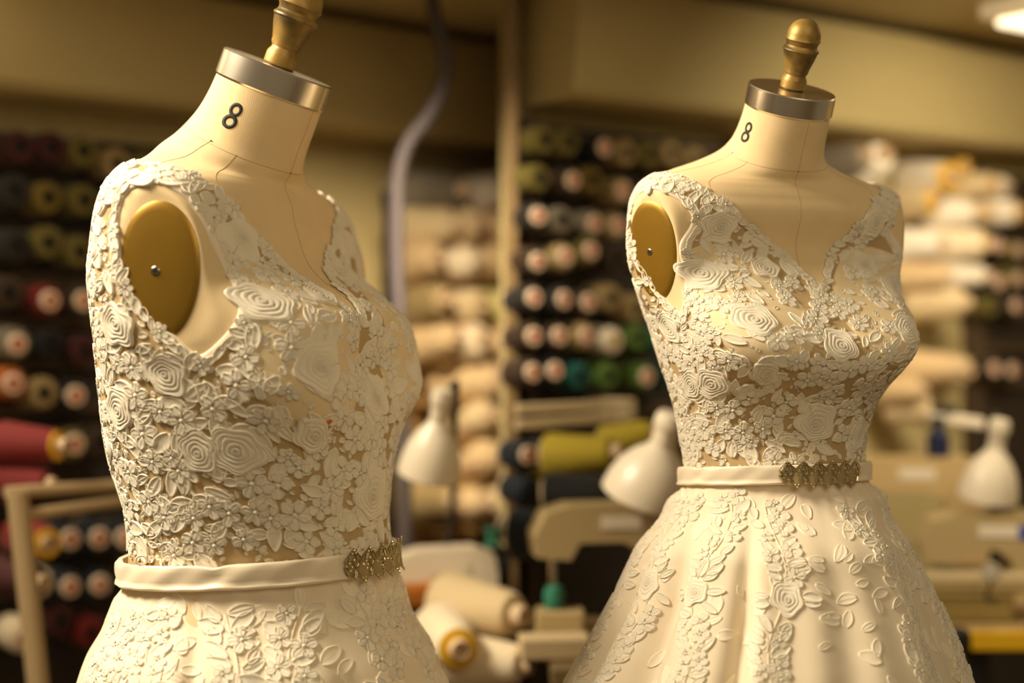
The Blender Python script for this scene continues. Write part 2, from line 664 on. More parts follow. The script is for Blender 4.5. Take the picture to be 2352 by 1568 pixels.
M_CAPW = mat('spool_cap_white', rgb(232, 208, 180), 0.5)
M_LABR = mat('spool_label_red', rgb(186, 70, 42), 0.6)
M_LABY = mat('spool_label_yellow', rgb(214, 164, 20), 0.6)
M_LABO = mat('spool_label_olive', rgb(150, 140, 50), 0.6)
M_CORE = mat('spool_core_dark', rgb(34, 30, 26), 0.7)
M_TUBE = mat('spool_tube_card', rgb(206, 178, 140), 0.7)
LABM = {'red': M_LABR, 'yellow': M_LABY, 'olive': M_LABO}
CACHE = {}


def cached(key, fn, m):
    if key not in CACHE:
        CACHE[key] = fn()
        CACHE[key].materials.append(m)
    return CACHE[key]


TOY = rotx(math.pi / 2)      # turns a +z lathe into one along -y (out of the wall)


def spool(kind, colr, lab, label, loc, rot, group, s=1.0, labc='red'):
    """kind 'cap': spool with a white end cap and coloured label; 'plain': open core; 'cone': tapered cone of thread. axis along local -y"""
    t = thing('thread_spool' if kind != 'cone' else 'thread_cone', label, 'thread spool' if kind != 'cone' else 'thread cone', loc, 0, group, s)
    t.rotation_euler = rot
    if kind == 'cone':
        put('thread', cached(('cone', colr), lambda: MB().lathe([(0, 0.006), (0.036, 0.006), (0.0385, 0.012), (0.037, 0.022), (0.026, 0.100), (0.022, 0.108), (0.012, 0.110)], 20).move(TOY).mesh('thread', True), M_THREAD(colr)), None, t)
        put('cone_core', cached(('core', 1), lambda: MB().lathe([(0, 0), (0.029, 0.0), (0.028, 0.006), (0.013, 0.110), (0.011, 0.124), (0.009, 0.124), (0.009, 0.112), (0, 0.112)], 16).move(TOY).mesh('cone_core', True), M_TUBE), None, t)
        if lab:
            put('label_band', cached(('clab', labc), lambda: MB().lathe([(0.0225, 0.0995), (0.0240, 0.1085), (0.0130, 0.1115), (0.010, 0.1125)], 16).move(TOY).mesh('label_band', True), LABM[labc]), None, t)
        return t
    prof = [(0, 0.004), (0.026, 0.004), (0.0275, 0.008), (0.0270, 0.020), (0.0262, 0.058), (0.0235, 0.064), (0.011, 0.066)]
    put('thread', cached(('sp', colr), lambda: MB().lathe(prof, 20).move(TOY).mesh('thread', True), M_THREAD(colr)), None, t)
    put('base_flange', cached(('fl',), lambda: MB().lathe([(0, 0), (0.027, 0), (0.027, 0.004), (0, 0.004)], 16).move(TOY).mesh('base_flange', True), M_TUBE), None, t)
    if kind == 'cap':
        c = put('end_cap', cached(('cap',), lambda: MB().lathe([(0.0165, 0.062), (0.0170, 0.069), (0.0150, 0.0715), (0.0045, 0.0715), (0.004, 0.066), (0, 0.066)], 18).move(TOY).mesh('end_cap', True), M_CAPW), None, t)
        put('cap_label', cached(('lab', labc), lambda: MB().lathe([(0.0048, 0.0716), (0.0048, 0.0722), (0.0095, 0.0722), (0.0098, 0.0714)], 16).move(TOY).mesh('cap_label', True), LABM[labc]), None, c)
    else:
        put('core', cached(('hole',), lambda: MB().lathe([(0.0105, 0.060), (0.0105, 0.068), (0.0080, 0.068), (0.0075, 0.050), (0, 0.050)], 14).move(TOY).mesh('core', True), M_CORE), None, t)
    return t


ORD = ['first', 'second', 'third', 'fourth', 'fifth', 'sixth', 'seventh', 'eighth', 'ninth', 'tenth', 'eleventh', 'twelfth', 'thirteenth']


def rack(bay, name, label, px0, px1, py0, py1, rows_py):
    """dark board on the wall with a peg rail behind each row"""
    a = bay_ang(bay)
    x0, d0 = bay_x(bay, px0); x1, d1 = bay_x(bay, px1)
    zt = CAMZ - (py0 - 784) / FPX * d0
    c = BAY[bay][0]
    t = thing(name, label, 'thread rack', (0, c, 0), a)
    l0, l1 = x0 / math.cos(a), x1 / math.cos(a)
    MB().box(l0, l1, -0.022, -0.001, 0.30, zt, 0.004).build('board', M_RACK, t)
    for py in rows_py:
        z = CAMZ - (py - 784) / FPX * d0
        MB().box(l0 + 0.01, l1 - 0.01, -0.045, -0.022, z - 0.012, z + 0.012, 0.004).build('peg_rail', M_RAIL, t)
    for x in (l0, l1):
        MB().box(x - 0.012, x + 0.012, -0.05, -0.001, 0.28, zt + 0.01, 0.004).build('upright', M_RAIL, t)
    return t, zt


def fill_rack(bay, side, rows, s, jit):
    a = bay_ang(bay)
    for ri, row in enumerate(rows):
        for ci, (px, py, kind, col, *rest) in enumerate(row):
            labc = rest[0] if rest else 'red'
            off = 0.045 + 0.070 * s
            p = bay_pt(bay, px, py, off)
            out = np.array((math.sin(a), -math.cos(a), 0.0))
            base = p - out * 0.070 * s
            cap = {'cap': 'spool with white cap', 'plain': 'spool with dark core', 'cone': 'cone'}[kind]
            lab = '%s thread %s, %s in %s row, %s rack' % (col, cap, ORD[ci], ORD[ri], side)
            rx = random.uniform(-jit, jit)
            spool(kind, col, kind == 'cap', lab, base, (rx, 0, a + random.uniform(-jit, jit)), 'thread spools on the %s rack' % side, s, labc)


random.seed(4)
rows_L = [
    [(55, 338, 'plain', 'maroon'), (128, 338, 'plain', 'maroon'), (197, 350, 'plain', 'olive'), (270, 370, 'plain', 'tan'), (345, 378, 'plain', 'olive'), (418, 385, 'plain', 'brown')],
    [(42, 440, 'plain', 'charcoal'), (110, 455, 'plain', 'gold'), (195, 455, 'plain', 'olive'), (280, 466, 'plain', 'brown'), (352, 472, 'plain', 'charcoal')],
    [(38, 560, 'plain', 'charcoal'), (120, 552, 'plain', 'olive'), (186, 576, 'plain', 'olive'), (262, 572, 'plain', 'brown')],
    [(28, 672, 'plain', 'brown'), (112, 685, 'cap', 'red'), (196, 690, 'cap', 'brown')],
    [(40, 785, 'cap', 'grey'), (118, 790, 'plain', 'black'), (200, 805, 'plain', 'maroon')],
    [(32, 880, 'cap', 'orange'), (106, 905, 'plain', 'tan'), (180, 905, 'cap', 'black')],
    [(172, 1025, 'cap', 'olive'), (235, 1018, 'plain', 'brown')],
    [(165, 1238, 'cap', 'navy'), (233, 1230, 'cap', 'navy'), (292, 1236, 'cap', 'navy')],
    [(95, 1338, 'cap', 'ivory'), (160, 1350, 'cap', 'navy'), (230, 1345, 'cap', 'navy')],
    [(60, 1460, 'cap', 'ivory'), (145, 1430, 'plain', 'maroon'), (212, 1450, 'plain', 'red')],
]
rows_R = [
    [(1257, 322, 'plain', 'olive'), (1312, 328, 'plain', 'olive'), (1388, 343, 'cap', 'black'), (1442, 346, 'plain', 'tan'), (1496, 350, 'plain', 'olive'), (1551, 355, 'plain', 'tan'), (1603, 360, 'plain', 'tan')],
    [(1241, 408, 'plain', 'olive'), (1315, 413, 'cap', 'brown'), (1369, 414, 'plain', 'gold'), (1436, 438, 'cap', 'tan'), (1500, 440, 'plain', 'brown')],
    [(1242, 498, 'cap', 'charcoal'), (1299, 508, 'plain', 'grey'), (1368, 510, 'cap', 'grey'), (1424, 520, 'cap', 'tan')],
    [(1237, 596, 'cap', 'brown'), (1304, 592, 'cap', 'tan'), (1361, 580, 'cap', 'olive'), (1425, 592, 'plain', 'brown')],
    [(1228, 688, 'cap', 'charcoal'), (1293, 690, 'cap', 'charcoal'), (1353, 698, 'cap', 'brown'), (1410, 680, 'plain', 'tan'), (1466, 702, 'plain', 'tan')],
    [(1228, 775, 'cap', 'brown'), (1287, 776, 'cap', 'brown'), (1345, 773, 'cap', 'tan'), (1413, 779, 'cap', 'white', 'olive'), (1473, 778, 'plain', 'green'), (1525, 780, 'plain', 'teal')],
    [(1222, 858, 'cap', 'brown'), (1280, 855, 'cap', 'navy'), (1336, 860, 'plain', 'teal'), (1405, 859, 'plain', 'green'), (1486, 862, 'cap', 'green'), (1540, 864, 'plain', 'dark green')],
    [(1218, 1045, 'cap', 'navy'), (1280, 1040, 'cap', 'navy')],
    [(1218, 1125, 'plain', 'navy'), (1272, 1112, 'cap', 'yellow')],
    [(1218, 1222, 'cap', 'navy')],
]
rack('left', 'thread_rack', 'dark wooden thread rack on the wall behind the larger dress form', -60, 640, 300, 1560, [340, 440, 540, 640, 740, 840, 940, 1040, 1140, 1240, 1340])
rack('right', 'thread_rack', 'dark wooden thread rack on the wall beside the smaller dress form', 1190, 1660, 285, 1560, [315, 408, 500, 592, 690, 778, 860, 950, 1045, 1125, 1222])
fill_rack('left', 'left', rows_L, 1.12, 0.06)
fill_rack('right', 'right', rows_R, 1.0, 0.06)


# loose cones: (bay, px, py, off from wall, yaw added to the wall angle, colour, label colour or None, scale, label)
def cone_at(px, py, d, yaw, pitch, col, labc, s, label, group):
    p = at(px, py, d)
    R = rotz(yaw) @ rotx(-pitch)
    mid = R @ np.array((0, -0.06 * s, 0))
    from mathutils import Matrix
    o = spool('cone', col, labc is not None, label, p - mid, Matrix(R.tolist()).to_euler(), group, s, labc or 'red')
    return o


r_ = math.radians
GL = 'cones below the left rack'
cone_at(72, 1022, 2.45, r_(74), 0, 'red', 'yellow', 1.05, 'large red thread cone lying on its side, yellow tip to the right', GL)
cone_at(60, 1108, 2.45, r_(70), 0, 'red', None, 0.9, 'red thread cone just under the large lying red cone', GL)
cone_at(80, 1240, 2.45, r_(40), 0, 'red', 'yellow', 1.05, 'red thread cone with yellow label behind the white frame leg', GL)
cone_at(40, 1330, 2.45, r_(60), 0, 'maroon', None, 1.0, 'dull red thread cone left of the white frame leg', GL)
GR = 'cones at the foot of the right rack'
cone_at(1335, 1045, 2.62, r_(68), r_(6), 'yellow', None, 1.15, 'yellow thread cone lying on its side, core end to the right', GR)
cone_at(1445, 1005, 2.66, r_(72), r_(16), 'yellow', None, 0.9, 'yellow thread cone pointing up behind the grey lamp shade', GR)
cone_at(1335, 1135, 2.56, r_(75), r_(6), 'black', None, 1.1, 'black thread cone lying on its side left of the lamp shade', GR)
cone_at(1262, 1224, 2.56, r_(70), r_(4), 'navy', None, 1.2, 'navy thread cone lying at the bottom left of the right rack', GR)
# white, cream and yellow-labelled cones on the far wall of the right bay
GW = 'white cones on the far right wall'
FARC = [(2138, 412, 20, 0, 'white', 'yellow', 1.5, 'big white cone with yellow tip, topmost of the far right cluster'),
        (2195, 388, 10, 0, 'gold', 'yellow', 0.9, 'small gold cone with yellow tip at the top of the cluster'),
        (2232, 425, 65, 0, 'cream', 'yellow', 1.1, 'cream cone with yellow band at the top right of the cluster'),
        (2272, 430, 40, 0, 'white', None, 1.0, 'white cone beside the dark rack at the top right'),
        (2105, 468, 30, 0, 'cream', 'yellow', 1.2, 'cream cone with yellow tip at the left of the cluster'),
        (2175, 490, 75, 0, 'white', None, 1.3, 'greyish white cone lying with its dark core to the right'),
        (2285, 488, 60, 0, 'white', 'yellow', 1.25, 'white cone with wide yellow tip near the dark rack'),
        (2228, 488, 70, 0, 'cream', 'yellow', 1.0, 'cream cone with yellow tip in the middle of the cluster'),
        (2100, 562, 55, 0, 'white', None, 1.3, 'white cone below the cluster close to the strap of the dress'),
        (2195, 560, 78, 0, 'ivory', 'yellow', 1.45, 'long ivory cone lying with a yellow tip to the right'),
        (2118, 632, 70, 0, 'peach', None, 1.2, 'peach cone beside the shoulder of the smaller dress'),
        (2215, 632, 78, 0, 'white', None, 1.0, 'white cone lying above a black gap'),
        (2150, 695, 70, 0, 'cream', None, 1.4, 'cream cone beside the bust of the smaller dress'),
        (2135, 845, 70, 0, 'peach', None, 1.3, 'peach cone to the right of the bust of the smaller dress'),
        (2175, 850, 30, 0, 'cream', None, 1.3, 'cream cone end-on beside the peach cone'),
        (2060, 895, 60, 0, 'peach', None, 1.2, 'peach cone low beside the waist of the smaller dress'),
        (2090, 940, 70, 0, 'cream', None, 1.1, 'cream cone resting on the beige machine'),
        (1985, 388, 25, 20, 'white', None, 1.5, 'white cone standing above the far shoulder strap'),
        (1935, 375, 40, 10, 'grey', None, 1.3, 'grey cone in plastic behind the neck of the smaller form')]
for px, py, yw, pt, col, lc, s, lab in FARC:
    x, d = bay_x('right', px, 0.10)
    cone_at(px, py, d, r_(yw), r_(pt), col, lc, s * 0.88, lab, GW)
# dark rack at the far right with a few spools
rack('right', 'thread_rack', 'dark thread rack at the far right edge behind the white cones', 2215, 2480, 395, 1300, [430, 490, 560, 640, 720, 800, 880])
FR = [[(2322, 432, 'plain', 'maroon'), ], [(2302, 485, 'cap', 'black'), (2345, 495, 'cap', 'black')], [(2300, 560, 'cap', 'black'), (2340, 570, 'cap', 'olive')],
      [(2275, 632, 'cap', 'black'), (2300, 645, 'cap', 'brown'), (2340, 635, 'cap', 'olive')], [(2285, 705, 'plain', 'olive'), (2335, 700, 'cap', 'brown')],
      [(2215, 830, 'plain', 'tan'), (2290, 850, 'cap', 'brown'), (2330, 845, 'cap', 'black')]]
fill_rack('right', 'far right', FR, 0.9, 0.08)
# cream and peach cones on the wall between the two forms
GC = 'cream cones on the wall of the left bay'
k_ = 0
rows_C = [(440, [(985, 'grey'), (1095, 'white')]), (520, [(975, 'cream'), (1040, 'cream'), (1110, 'peach')]), (600, [(960, 'peach'), (1035, 'ivory'), (1105, 'peach')]),
          (700, [(975, 'tan'), (1060, 'cream'), (1130, 'pale yellow')]), (785, [(990, 'peach'), (1060, 'ivory'), (1135, 'peach')]), (875, [(1080, 'peach'), (1145, 'cream')]),
          (960, [(1075, 'cream'), (1140, 'peach')]), (1050, [(1085, 'peach'), (1150, 'cream')]), (1150, [(985, 'tan'), (1050, 'peach'), (1125, 'cream')])]
RW = ['top', 'second', 'third', 'fourth', 'fifth', 'sixth', 'seventh', 'eighth', 'lowest']
for ri, (py, cs) in enumerate(rows_C):
    for ci, (px, col) in enumerate(cs):
        x, d = bay_x('left', px, 0.12)
        cone_at(px, py + (6 if ci else 0), d, r_(random.uniform(35, 75)), r_(random.uniform(0, 12)), col, None, random.uniform(1.25, 1.5),
                '%s thread cone, %s from left in the %s row between the two dresses' % (col, ORD[ci], RW[ri]), GC)
t_ = thing('cone_shelf', 'pale wooden wall shelf carrying the cream cones between the dresses', 'shelf', (0, BAY['left'][0], 0), bay_ang('left'))
M_SHELF = mat('shelf_pale_wood', rgb(170, 132, 80), 0.7, var=(8, 0.25))
xs0, xs1 = bay_x('left', 925)[0] / math.cos(bay_ang('left')), bay_x('left', 1165)[0] / math.cos(bay_ang('left'))
MB().box(xs0, xs1, -0.012, -0.001, 0.86, 1.74, 0.002).build('back_board', M_SHELF, t_)
for py, _c in rows_C[1:]:
    z = bay_pt('left', 1040, py + 44)[2]
    MB().box(xs0, xs1, -0.15, -0.012, z - 0.008, z + 0.006, 0.002).build('shelf_board', M_SHELF, t_)

# ------------------------------------------------------------------ furniture and machines
M_TABLE = mat('table_laminate', rgb(188, 160, 110), 0.45, var=(5, 0.12))
M_TABLE2 = mat('table_dark', rgb(112, 92, 58), 0.5, var=(5, 0.2))
M_YEL = mat('yellow_edge', rgb(222, 172, 16), 0.45)
M_WHITE = mat('white_enamel', rgb(226, 212, 186), 0.35)
M_BEIGE = mat('machine_beige', rgb(176, 154, 108), 0.4)
M_OLIVE = mat('box_olive', rgb(140, 118, 62), 0.6)
M_DARK = mat('dark_metal', rgb(34, 30, 26), 0.5, 0.3)
M_PURP = mat('hose_grey_purple', rgb(82, 72, 72), 0.6)
M_CHROME = mat('chrome', rgb(210, 200, 180), 0.15, 1.0)
M_BLUE = mat('logo_blue', rgb(34, 70, 150), 0.5)
M_TEAL = mat('teal_plastic', rgb(46, 122, 96), 0.5)
M_ORG = mat('orange_wood', rgb(176, 104, 30), 0.5)


def table(label, x0, x1, y0, y1, z, edge=None):
    t = thing('work_table', label, 'table', ((x0 + x1) / 2, (y0 + y1) / 2, 0))
    hx, hy = (x1 - x0) / 2, (y1 - y0) / 2
    MB().box(-hx, hx, -hy, hy, z - 0.03, z, 0.004).build('table_top', M_TABLE if edge else M_TABLE2, t)
    if edge:
        MB().box(-hx + 0.03, hx, -hy - 0.014, -hy - 0.0005, z - 0.034, z + 0.001, 0.003).build('edge_strip', M_YEL, t)
        MB().box(-hx - 0.012, -hx + 0.028, -hy - 0.016, -hy + 0.02, z - 0.036, z + 0.004, 0.006).build('corner_guard', M_DARK, t)
    for sx in (-1, 1):
        for sy in (-1, 1):
            MB().box(sx * (hx - 0.06) - 0.02, sx * (hx - 0.06) + 0.02, sy * (hy - 0.06) - 0.02, sy * (hy - 0.06) + 0.02, 0, z - 0.03, 0.003).build('leg', M_DARK, t)
    return t


table('cream-topped work table with bright yellow front edge at the lower right', 0.77, 1.42, 2.60, 3.05, 0.845, True)
table('dark work table behind the skirt of the smaller dress', 0.06, 0.66, 2.30, 2.72, 0.845)
table('dark work table behind the skirt of the larger dress at the bottom middle', -0.30, -0.03, 2.55, 2.95, 0.83)


def bell_lamp(label, px, py, d, h, wid, tilt_x, tilt_y, base_z, bk=0.13):
    """enamel desk lamp: bell shade with cap and neck, jointed arm, base. px, py = foot of the shade"""
    p = at(px, py, d)
    t = thing('desk_lamp', label, 'lamp', (p[0], p[1], base_z), 0)
    k = p[2] - base_z
    R = roty(tilt_y) @ rotx(tilt_x)
    w = wid / 2
    prof_o = [(w, 0), (w * 0.985, h * 0.06), (w * 0.93, h * 0.18), (w * 0.80, h * 0.34), (w * 0.58, h * 0.48), (w * 0.36, h * 0.57), (w * 0.28, h * 0.62), (w * 0.27, h * 0.80)]
    prof_i = [(r - 0.003, z - 0.002) for r, z in prof_o[::-1]]
    sh = MB().lathe(prof_o + prof_i, 36).move(R, (0, 0, k)).build('shade', M_WHITE, t, smooth=True)
    MB().lathe([(w * 0.27, h * 0.79), (w * 0.34, h * 0.82), (w * 0.36, h * 0.90), (w * 0.30, h * 0.98), (0, h)], 28).move(R, (0, 0, k)).build('shade_cap', M_WHITE, sh, smooth=True)
    MB().lathe([(0, -0.004), (w * 0.20, 0.0), (w * 0.26, h * 0.16), (w * 0.16, h * 0.34), (0.01, h * 0.5), (0, h * 0.5)], 20).move(R, (0, 0, k)).build('bulb', M_WHITE, sh, smooth=True)
    top = R @ np.array((0, 0, h * 0.9)) + (0, 0, k)
    MB().tube([top, top + (0.02, 0.08, 0.02), (0.03, 0.22, k * 0.55 + 0.05), (0.0, bk, 0.02)], 0.006, 8).build('arm', M_DARK, t, smooth=True)
    MB().lathe([(0, 0), (0.055, 0), (0.055, 0.012), (0.02, 0.022), (0, 0.022)], 24).move(None, (0, bk, 0)).build('base', M_DARK, t, smooth=True)
    return t


bell_lamp('white bell-shaped desk lamp beside the bust of the larger dress', 985, 1088, 2.45, 0.150, 0.105, 0.25, 0.18, 0.83, 0.20)
bell_lamp('grey-white bell-shaped desk lamp left of the waist of the smaller dress', 1480, 1140, 2.42, 0.150, 0.145, 0.25, 0.30, 0.845, 0.21)
bell_lamp('bright white bell-shaped desk lamp at the right edge', 2268, 1142, 2.72, 0.150, 0.108, 0.20, 0.10, 0.845, 0.20)


def sewing_machine(label, px, py, d, L, yaw, base_z, s=1.0, mt=None, logo=False):
    """flat-bed machine: bed, column, arm, head, needle bar, hand wheel. px, py = middle of the arm"""
    p = at(px, py, d)
    t = thing('sewing_machine', label, 'sewing machine', (p[0], p[1], base_z), yaw, 'sewing machines')
    mt = mt or M_BEIGE
    h = p[2] - base_z
    hl = L / 2
    MB().box(-hl, hl, -0.055, 0.055, 0.0, 0.035, 0.008).build('bed', mt, t)
    poly = [(-hl + 0.005, h - 0.055), (-hl, h - 0.02), (-hl + 0.02, h + 0.018), (-hl + 0.06, h + 0.030), (hl - 0.04, h + 0.034), (hl - 0.005, h + 0.02), (hl, h - 0.01),
            (hl, 0.03), (hl - 0.075, 0.03), (hl - 0.080, h - 0.050), (hl - 0.11, h - 0.032), (-hl + 0.075, h - 0.032), (-hl + 0.06, h - 0.06)]
    MB().prism(poly, -0.042, 0.042).build('arm', mt, t)
    MB().tube([(-hl + 0.035, -0.01, h - 0.05), (-hl + 0.035, -0.01, 0.05)], 0.006, 8).build('needle_bar', M_CHROME, t)
    MB().box(-hl + 0.02, -hl + 0.05, -0.02, 0.0, 0.036, 0.042, 0.001).build('presser_foot', M_CHROME, t)
    MB().lathe([(0, 0), (0.036, 0), (0.040, 0.006), (0.038, 0.020), (0.02, 0.024), (0, 0.024)], 28).move(roty(math.pi / 2), (hl, 0, h - 0.005)).build('hand_wheel', M_DARK, t, smooth=True)
    if logo:
        MB().box(hl - 0.07, hl - 0.048, -0.0445, -0.042, h - 0.012, h + 0.012, 0.001).build('badge', M_BLUE, t)
    MB().box(-0.02, 0.05, -0.044, -0.0425, h - 0.01, h + 0.012, 0.001).build('front_panel', M_WHITE, t)
    return t


sewing_machine('beige sewing machine under the grey lamp shade left of the smaller dress', 1395, 1195, 2.50, 0.26, 0.15, 0.845)
sewing_machine('beige sewing machine with blue badge under the bright lamp at the right edge', 2262, 1215, 2.72, 0.24, -0.1, 0.90, logo=True)
sewing_machine('pale sewing machine at the lower right of the larger dress', 1010, 1300, 2.62, 0.20, 0.1, 0.83, mt=M_WHITE)
sewing_machine('large beige industrial machine behind the waist of the smaller dress', 2085, 1085, 2.95, 0.30, -0.2, 0.845, mt=mat('machine_sand', rgb(190, 162, 112), 0.45))

# storage box with lid that carries the right-hand machine
b_ = at(2215, 1350, 2.70)
t_ = thing('storage_box', 'low olive storage box on the yellow-edged table', 'box', (b_[0], b_[1] + 0.02, 0.846), 0)
MB().box(-0.075, 0.078, -0.06, 0.06, 0.0, 0.054, 0.006).build('body', M_OLIVE, t_)
MB().box(-0.079, 0.082, -0.064, 0.064, 0.046, 0.0535, 0.003).build('lid', M_OLIVE, t_)
# bright spoon-like reflector on the right table
b_ = at(2278, 1312, 2.58)
t_ = thing('hand_mirror', 'small round bright mirror propped on the olive box', 'mirror', tuple(b_), 0)
MB().lathe([(0, 0.002), (0.016, 0.002), (0.018, 0), (0.016, -0.002), (0, -0.002)], 20).move(rotx(1.2)).build('glass', M_CHROME, t_, smooth=True)
MB().tube([(0, 0.0, -0.016), (0.0, 0.03, -0.050)], 0.003, 6).lathe([(0, -0.053), (0.012, -0.053), (0.012, -0.049), (0, -0.049)], 12).build('handle', M_DARK, t_)
# black and white gadget and blue bottle above the right table
b_ = at(2190, 962, 2.95)
t_ = thing('thread_guide', 'white and black thread guide arm in front of the far dark rack', 'thread guide', tuple(b_), 0)
MB().box(-0.05, 0.06, -0.012, 0.012, -0.012, 0.010, 0.004).move(roty(0.15)).build('arm', M_WHITE, t_)
MB().box(-0.045, 0.0, -0.016, 0.016, 0.008, 0.026, 0.004).move(roty(0.15)).build('clamp', M_DARK, t_)
MB().tube([(0.045, 0, 0), (0.05, 0.02, -0.25)], 0.007, 8).build('post', M_DARK, t_)
b_ = at(2155, 1022, 2.93)
t_ = thing('bottle', 'small dark blue bottle beside the beige industrial machine', 'bottle', tuple(b_), 0)
M_NAVYB = mat('navy_plastic', rgb(26, 32, 62), 0.35)
MB().lathe([(0, -0.045), (0.022, -0.045), (0.022, 0.02), (0.010, 0.032), (0.010, 0.044), (0, 0.044)], 18).build('body', M_NAVYB, t_, smooth=True)
MB().lathe([(0, 0.044), (0.012, 0.044), (0.012, 0.056), (0, 0.056)], 16).build('stopper', M_DARK, t_, smooth=True)

# white tube frame in front of the left rack
M_FRAME = mat('frame_white_metal', rgb(170, 146, 108), 0.5)
t_ = thing('garment_frame', 'white metal tube frame with one leg in front of the left rack', 'metal frame', (0, 0, 0))
dF = 2.35


def bar(parent, name, p0, p1, r, m):
    MB().tube([p0, p1], r, 10).build(name, m, parent, smooth=True)


bar(t_, 'rail', at(15, 1130, dF), at(420, 1105, dF + 0.25), 0.010, M_FRAME)
bar(t_, 'rail', at(40, 1185, dF), at(420, 1130, dF + 0.25), 0.010, M_FRAME)
foot = at(85, 1560, dF); foot2 = foot + (foot - at(40, 1150, dF)) * ((foot[2]) / (at(40, 1150, dF)[2] - foot[2]))
bar(t_, 'leg', at(40, 1130, dF), foot2, 0.017, M_FRAME)
h_ = at(420, 1117, dF + 0.25)
bar(t_, 'leg', h_, (h_[0] + 0.03, h_[1], 0.0), 0.012, M_FRAME)
# white double rail in front of the right rack
t_ = thing('wall_rail', 'white double rail with end block across the right rack', 'rail', (0, 0, 0))
M_RAILW = mat('rail_white', rgb(205, 184, 146), 0.5)


def flat_bar(parent, name, a, b, hgt, m):
    a, b = np.array(a), np.array(b)
    v = b - a; L = np.linalg.norm(v)
    mb = MB().box(0, L, -0.006, 0.006, -hgt / 2, hgt / 2, 0.002)
    yw = math.atan2(v[1], v[0]); pt = math.asin(v[2] / L)
    mb.move(rotz(yw) @ roty(-pt), a).build(name, m, parent)


flat_bar(t_, 'rail', bay_pt('right', 1186, 940, 0.14), bay_pt('right', 1440, 928, 0.14), 0.018, M_RAILW)
flat_bar(t_, 'rail', bay_pt('right', 1186, 975, 0.14), bay_pt('right', 1440, 955, 0.14), 0.018, M_RAILW)
e_ = bay_pt('right', 1436, 942, 0.14)
MB().box(-0.02, 0.02, -0.01, 0.10, -0.022, 0.022, 0.004).move(rotz(bay_ang('right')), e_).build('end_block', M_RAILW, t_)
# small things on the middle table
b_ = at(1272, 1412, 2.38)
t_ = thing('tape_box', 'small pale cardboard box on the dark table at the bottom middle', 'box', (b_[0], b_[1], 0.846), 0.1)
MB().box(-0.055, 0.055, -0.03, 0.03, 0, 0.034, 0.003).build('body', mat('card_pale', rgb(190, 168, 126), 0.7), t_)
MB().box(-0.056, 0.056, -0.008, 0.008, 0.001, 0.0348, 0.001).build('tape', M_TUBE, t_)
b_ = at(1272, 1278, 2.45)
t_ = thing('pin_cushion', 'small teal pin cushion beside the beige machine', 'pin cushion', (b_[0], b_[1], 0.93), 0)
MB().lathe([(0, -0.02), (0.014, -0.018), (0.018, 0), (0.014, 0.016), (0, 0.02)], 16).build('cushion', M_TEAL, t_, smooth=True)
MB().box(-0.03, 0.05, -0.03, 0.03, -0.085, -0.02, 0.004).build('stand', M_BEIGE, t_)

# steam hose hanging from the ceiling by the neck of the larger form, pole behind it
dH = 2.85
pts = [at(988, -40, dH), at(1000, 40, dH), at(1022, 120, dH), at(1018, 190, dH), at(985, 265, dH), at(940, 325, dH), at(918, 390, dH), at(912, 480, dH), at(912, 600, dH), at(918, 720, dH), at(925, 900, dH), at(930, 1150, dH), at(930, 1290, dH), at(932, 1390, dH)]
pts = catmull(np.array(pts), 6)
t_ = thing('steam_hose', 'grey-purple steam hose looping down from the ceiling behind the larger dress', 'hose', (0, 0, 0))
MB().tube(list(pts), 0.0140, 12).build('hose', M_PURP, t_, smooth=True)
MB().lathe([(0, -0.03), (0.020, -0.03), (0.020, 0.03), (0, 0.03)], 16).move(None, at(925, 880, dH)).build('coupling', M_DARK, t_, smooth=True)
p_ = at(893, 500, 3.08)
t_ = thing('stand_pole', 'dark vertical pole just behind the grey-purple hose', 'pole', (p_[0], p_[1], 0))
MB().lathe([(0, 0.02), (0.012, 0.02), (0.012, 1.62), (0.016, 1.63), (0.016, 1.66), (0, 1.665)], 16).build('pole', M_DARK, t_, smooth=True)
MB().lathe([(0, 0), (0.14, 0), (0.14, 0.015), (0.03, 0.03), (0, 0.03)], 24).build('base', M_DARK, t_, smooth=True)
# things on the low table at the right of the larger dress
b_ = at(965, 1366, 2.56)
t_ = thing('wooden_clapper', 'orange-brown wooden pressing block beside the skirt of the larger dress', 'pressing block', (b_[0], b_[1], b_[2]), 0.3)
MB().box(-0.05, 0.05, -0.02, 0.02, -0.02, 0.02, 0.008).build('block', M_ORG, t_)
MB().box(-0.055, 0.02, -0.015, 0.015, -0.034, -0.019, 0.004).build('foot', M_DARK, t_)
cone_at(1032, 1470, 2.42, r_(15), 0, 'ivory', 'yellow', 1.35, 'ivory cone with yellow label at the bottom right of the larger dress', 'cones on the low table')
cone_at(1105, 1400, 2.50, r_(50), 0, 'cream', None, 1.5, 'cream cone lying right of the yellow-labelled ivory cone', 'cones on the low table')
cone_at(1110, 1520, 2.42, r_(70), 0, 'ivory', None, 1.3, 'ivory cone in the bottom corner between the two dresses', 'cones on the low table')
b_ = at(1132, 1255, 2.6)
t_ = thing('thread_bobbin', 'small teal bobbin among the cream cones between the dresses', 'bobbin', tuple(b_), 0)
MB().lathe([(0, 0.0), (0.016, 0.0), (0.016, 0.004), (0.011, 0.005), (0.011, 0.028), (0.016, 0.029), (0.016, 0.033), (0, 0.033)], 18).build('thread', M_TEAL, t_, smooth=True)
MB().lathe([(0, 0.033), (0.005, 0.033), (0.005, 0.040), (0, 0.040)], 10).build('spindle', M_DARK, t_, smooth=True)
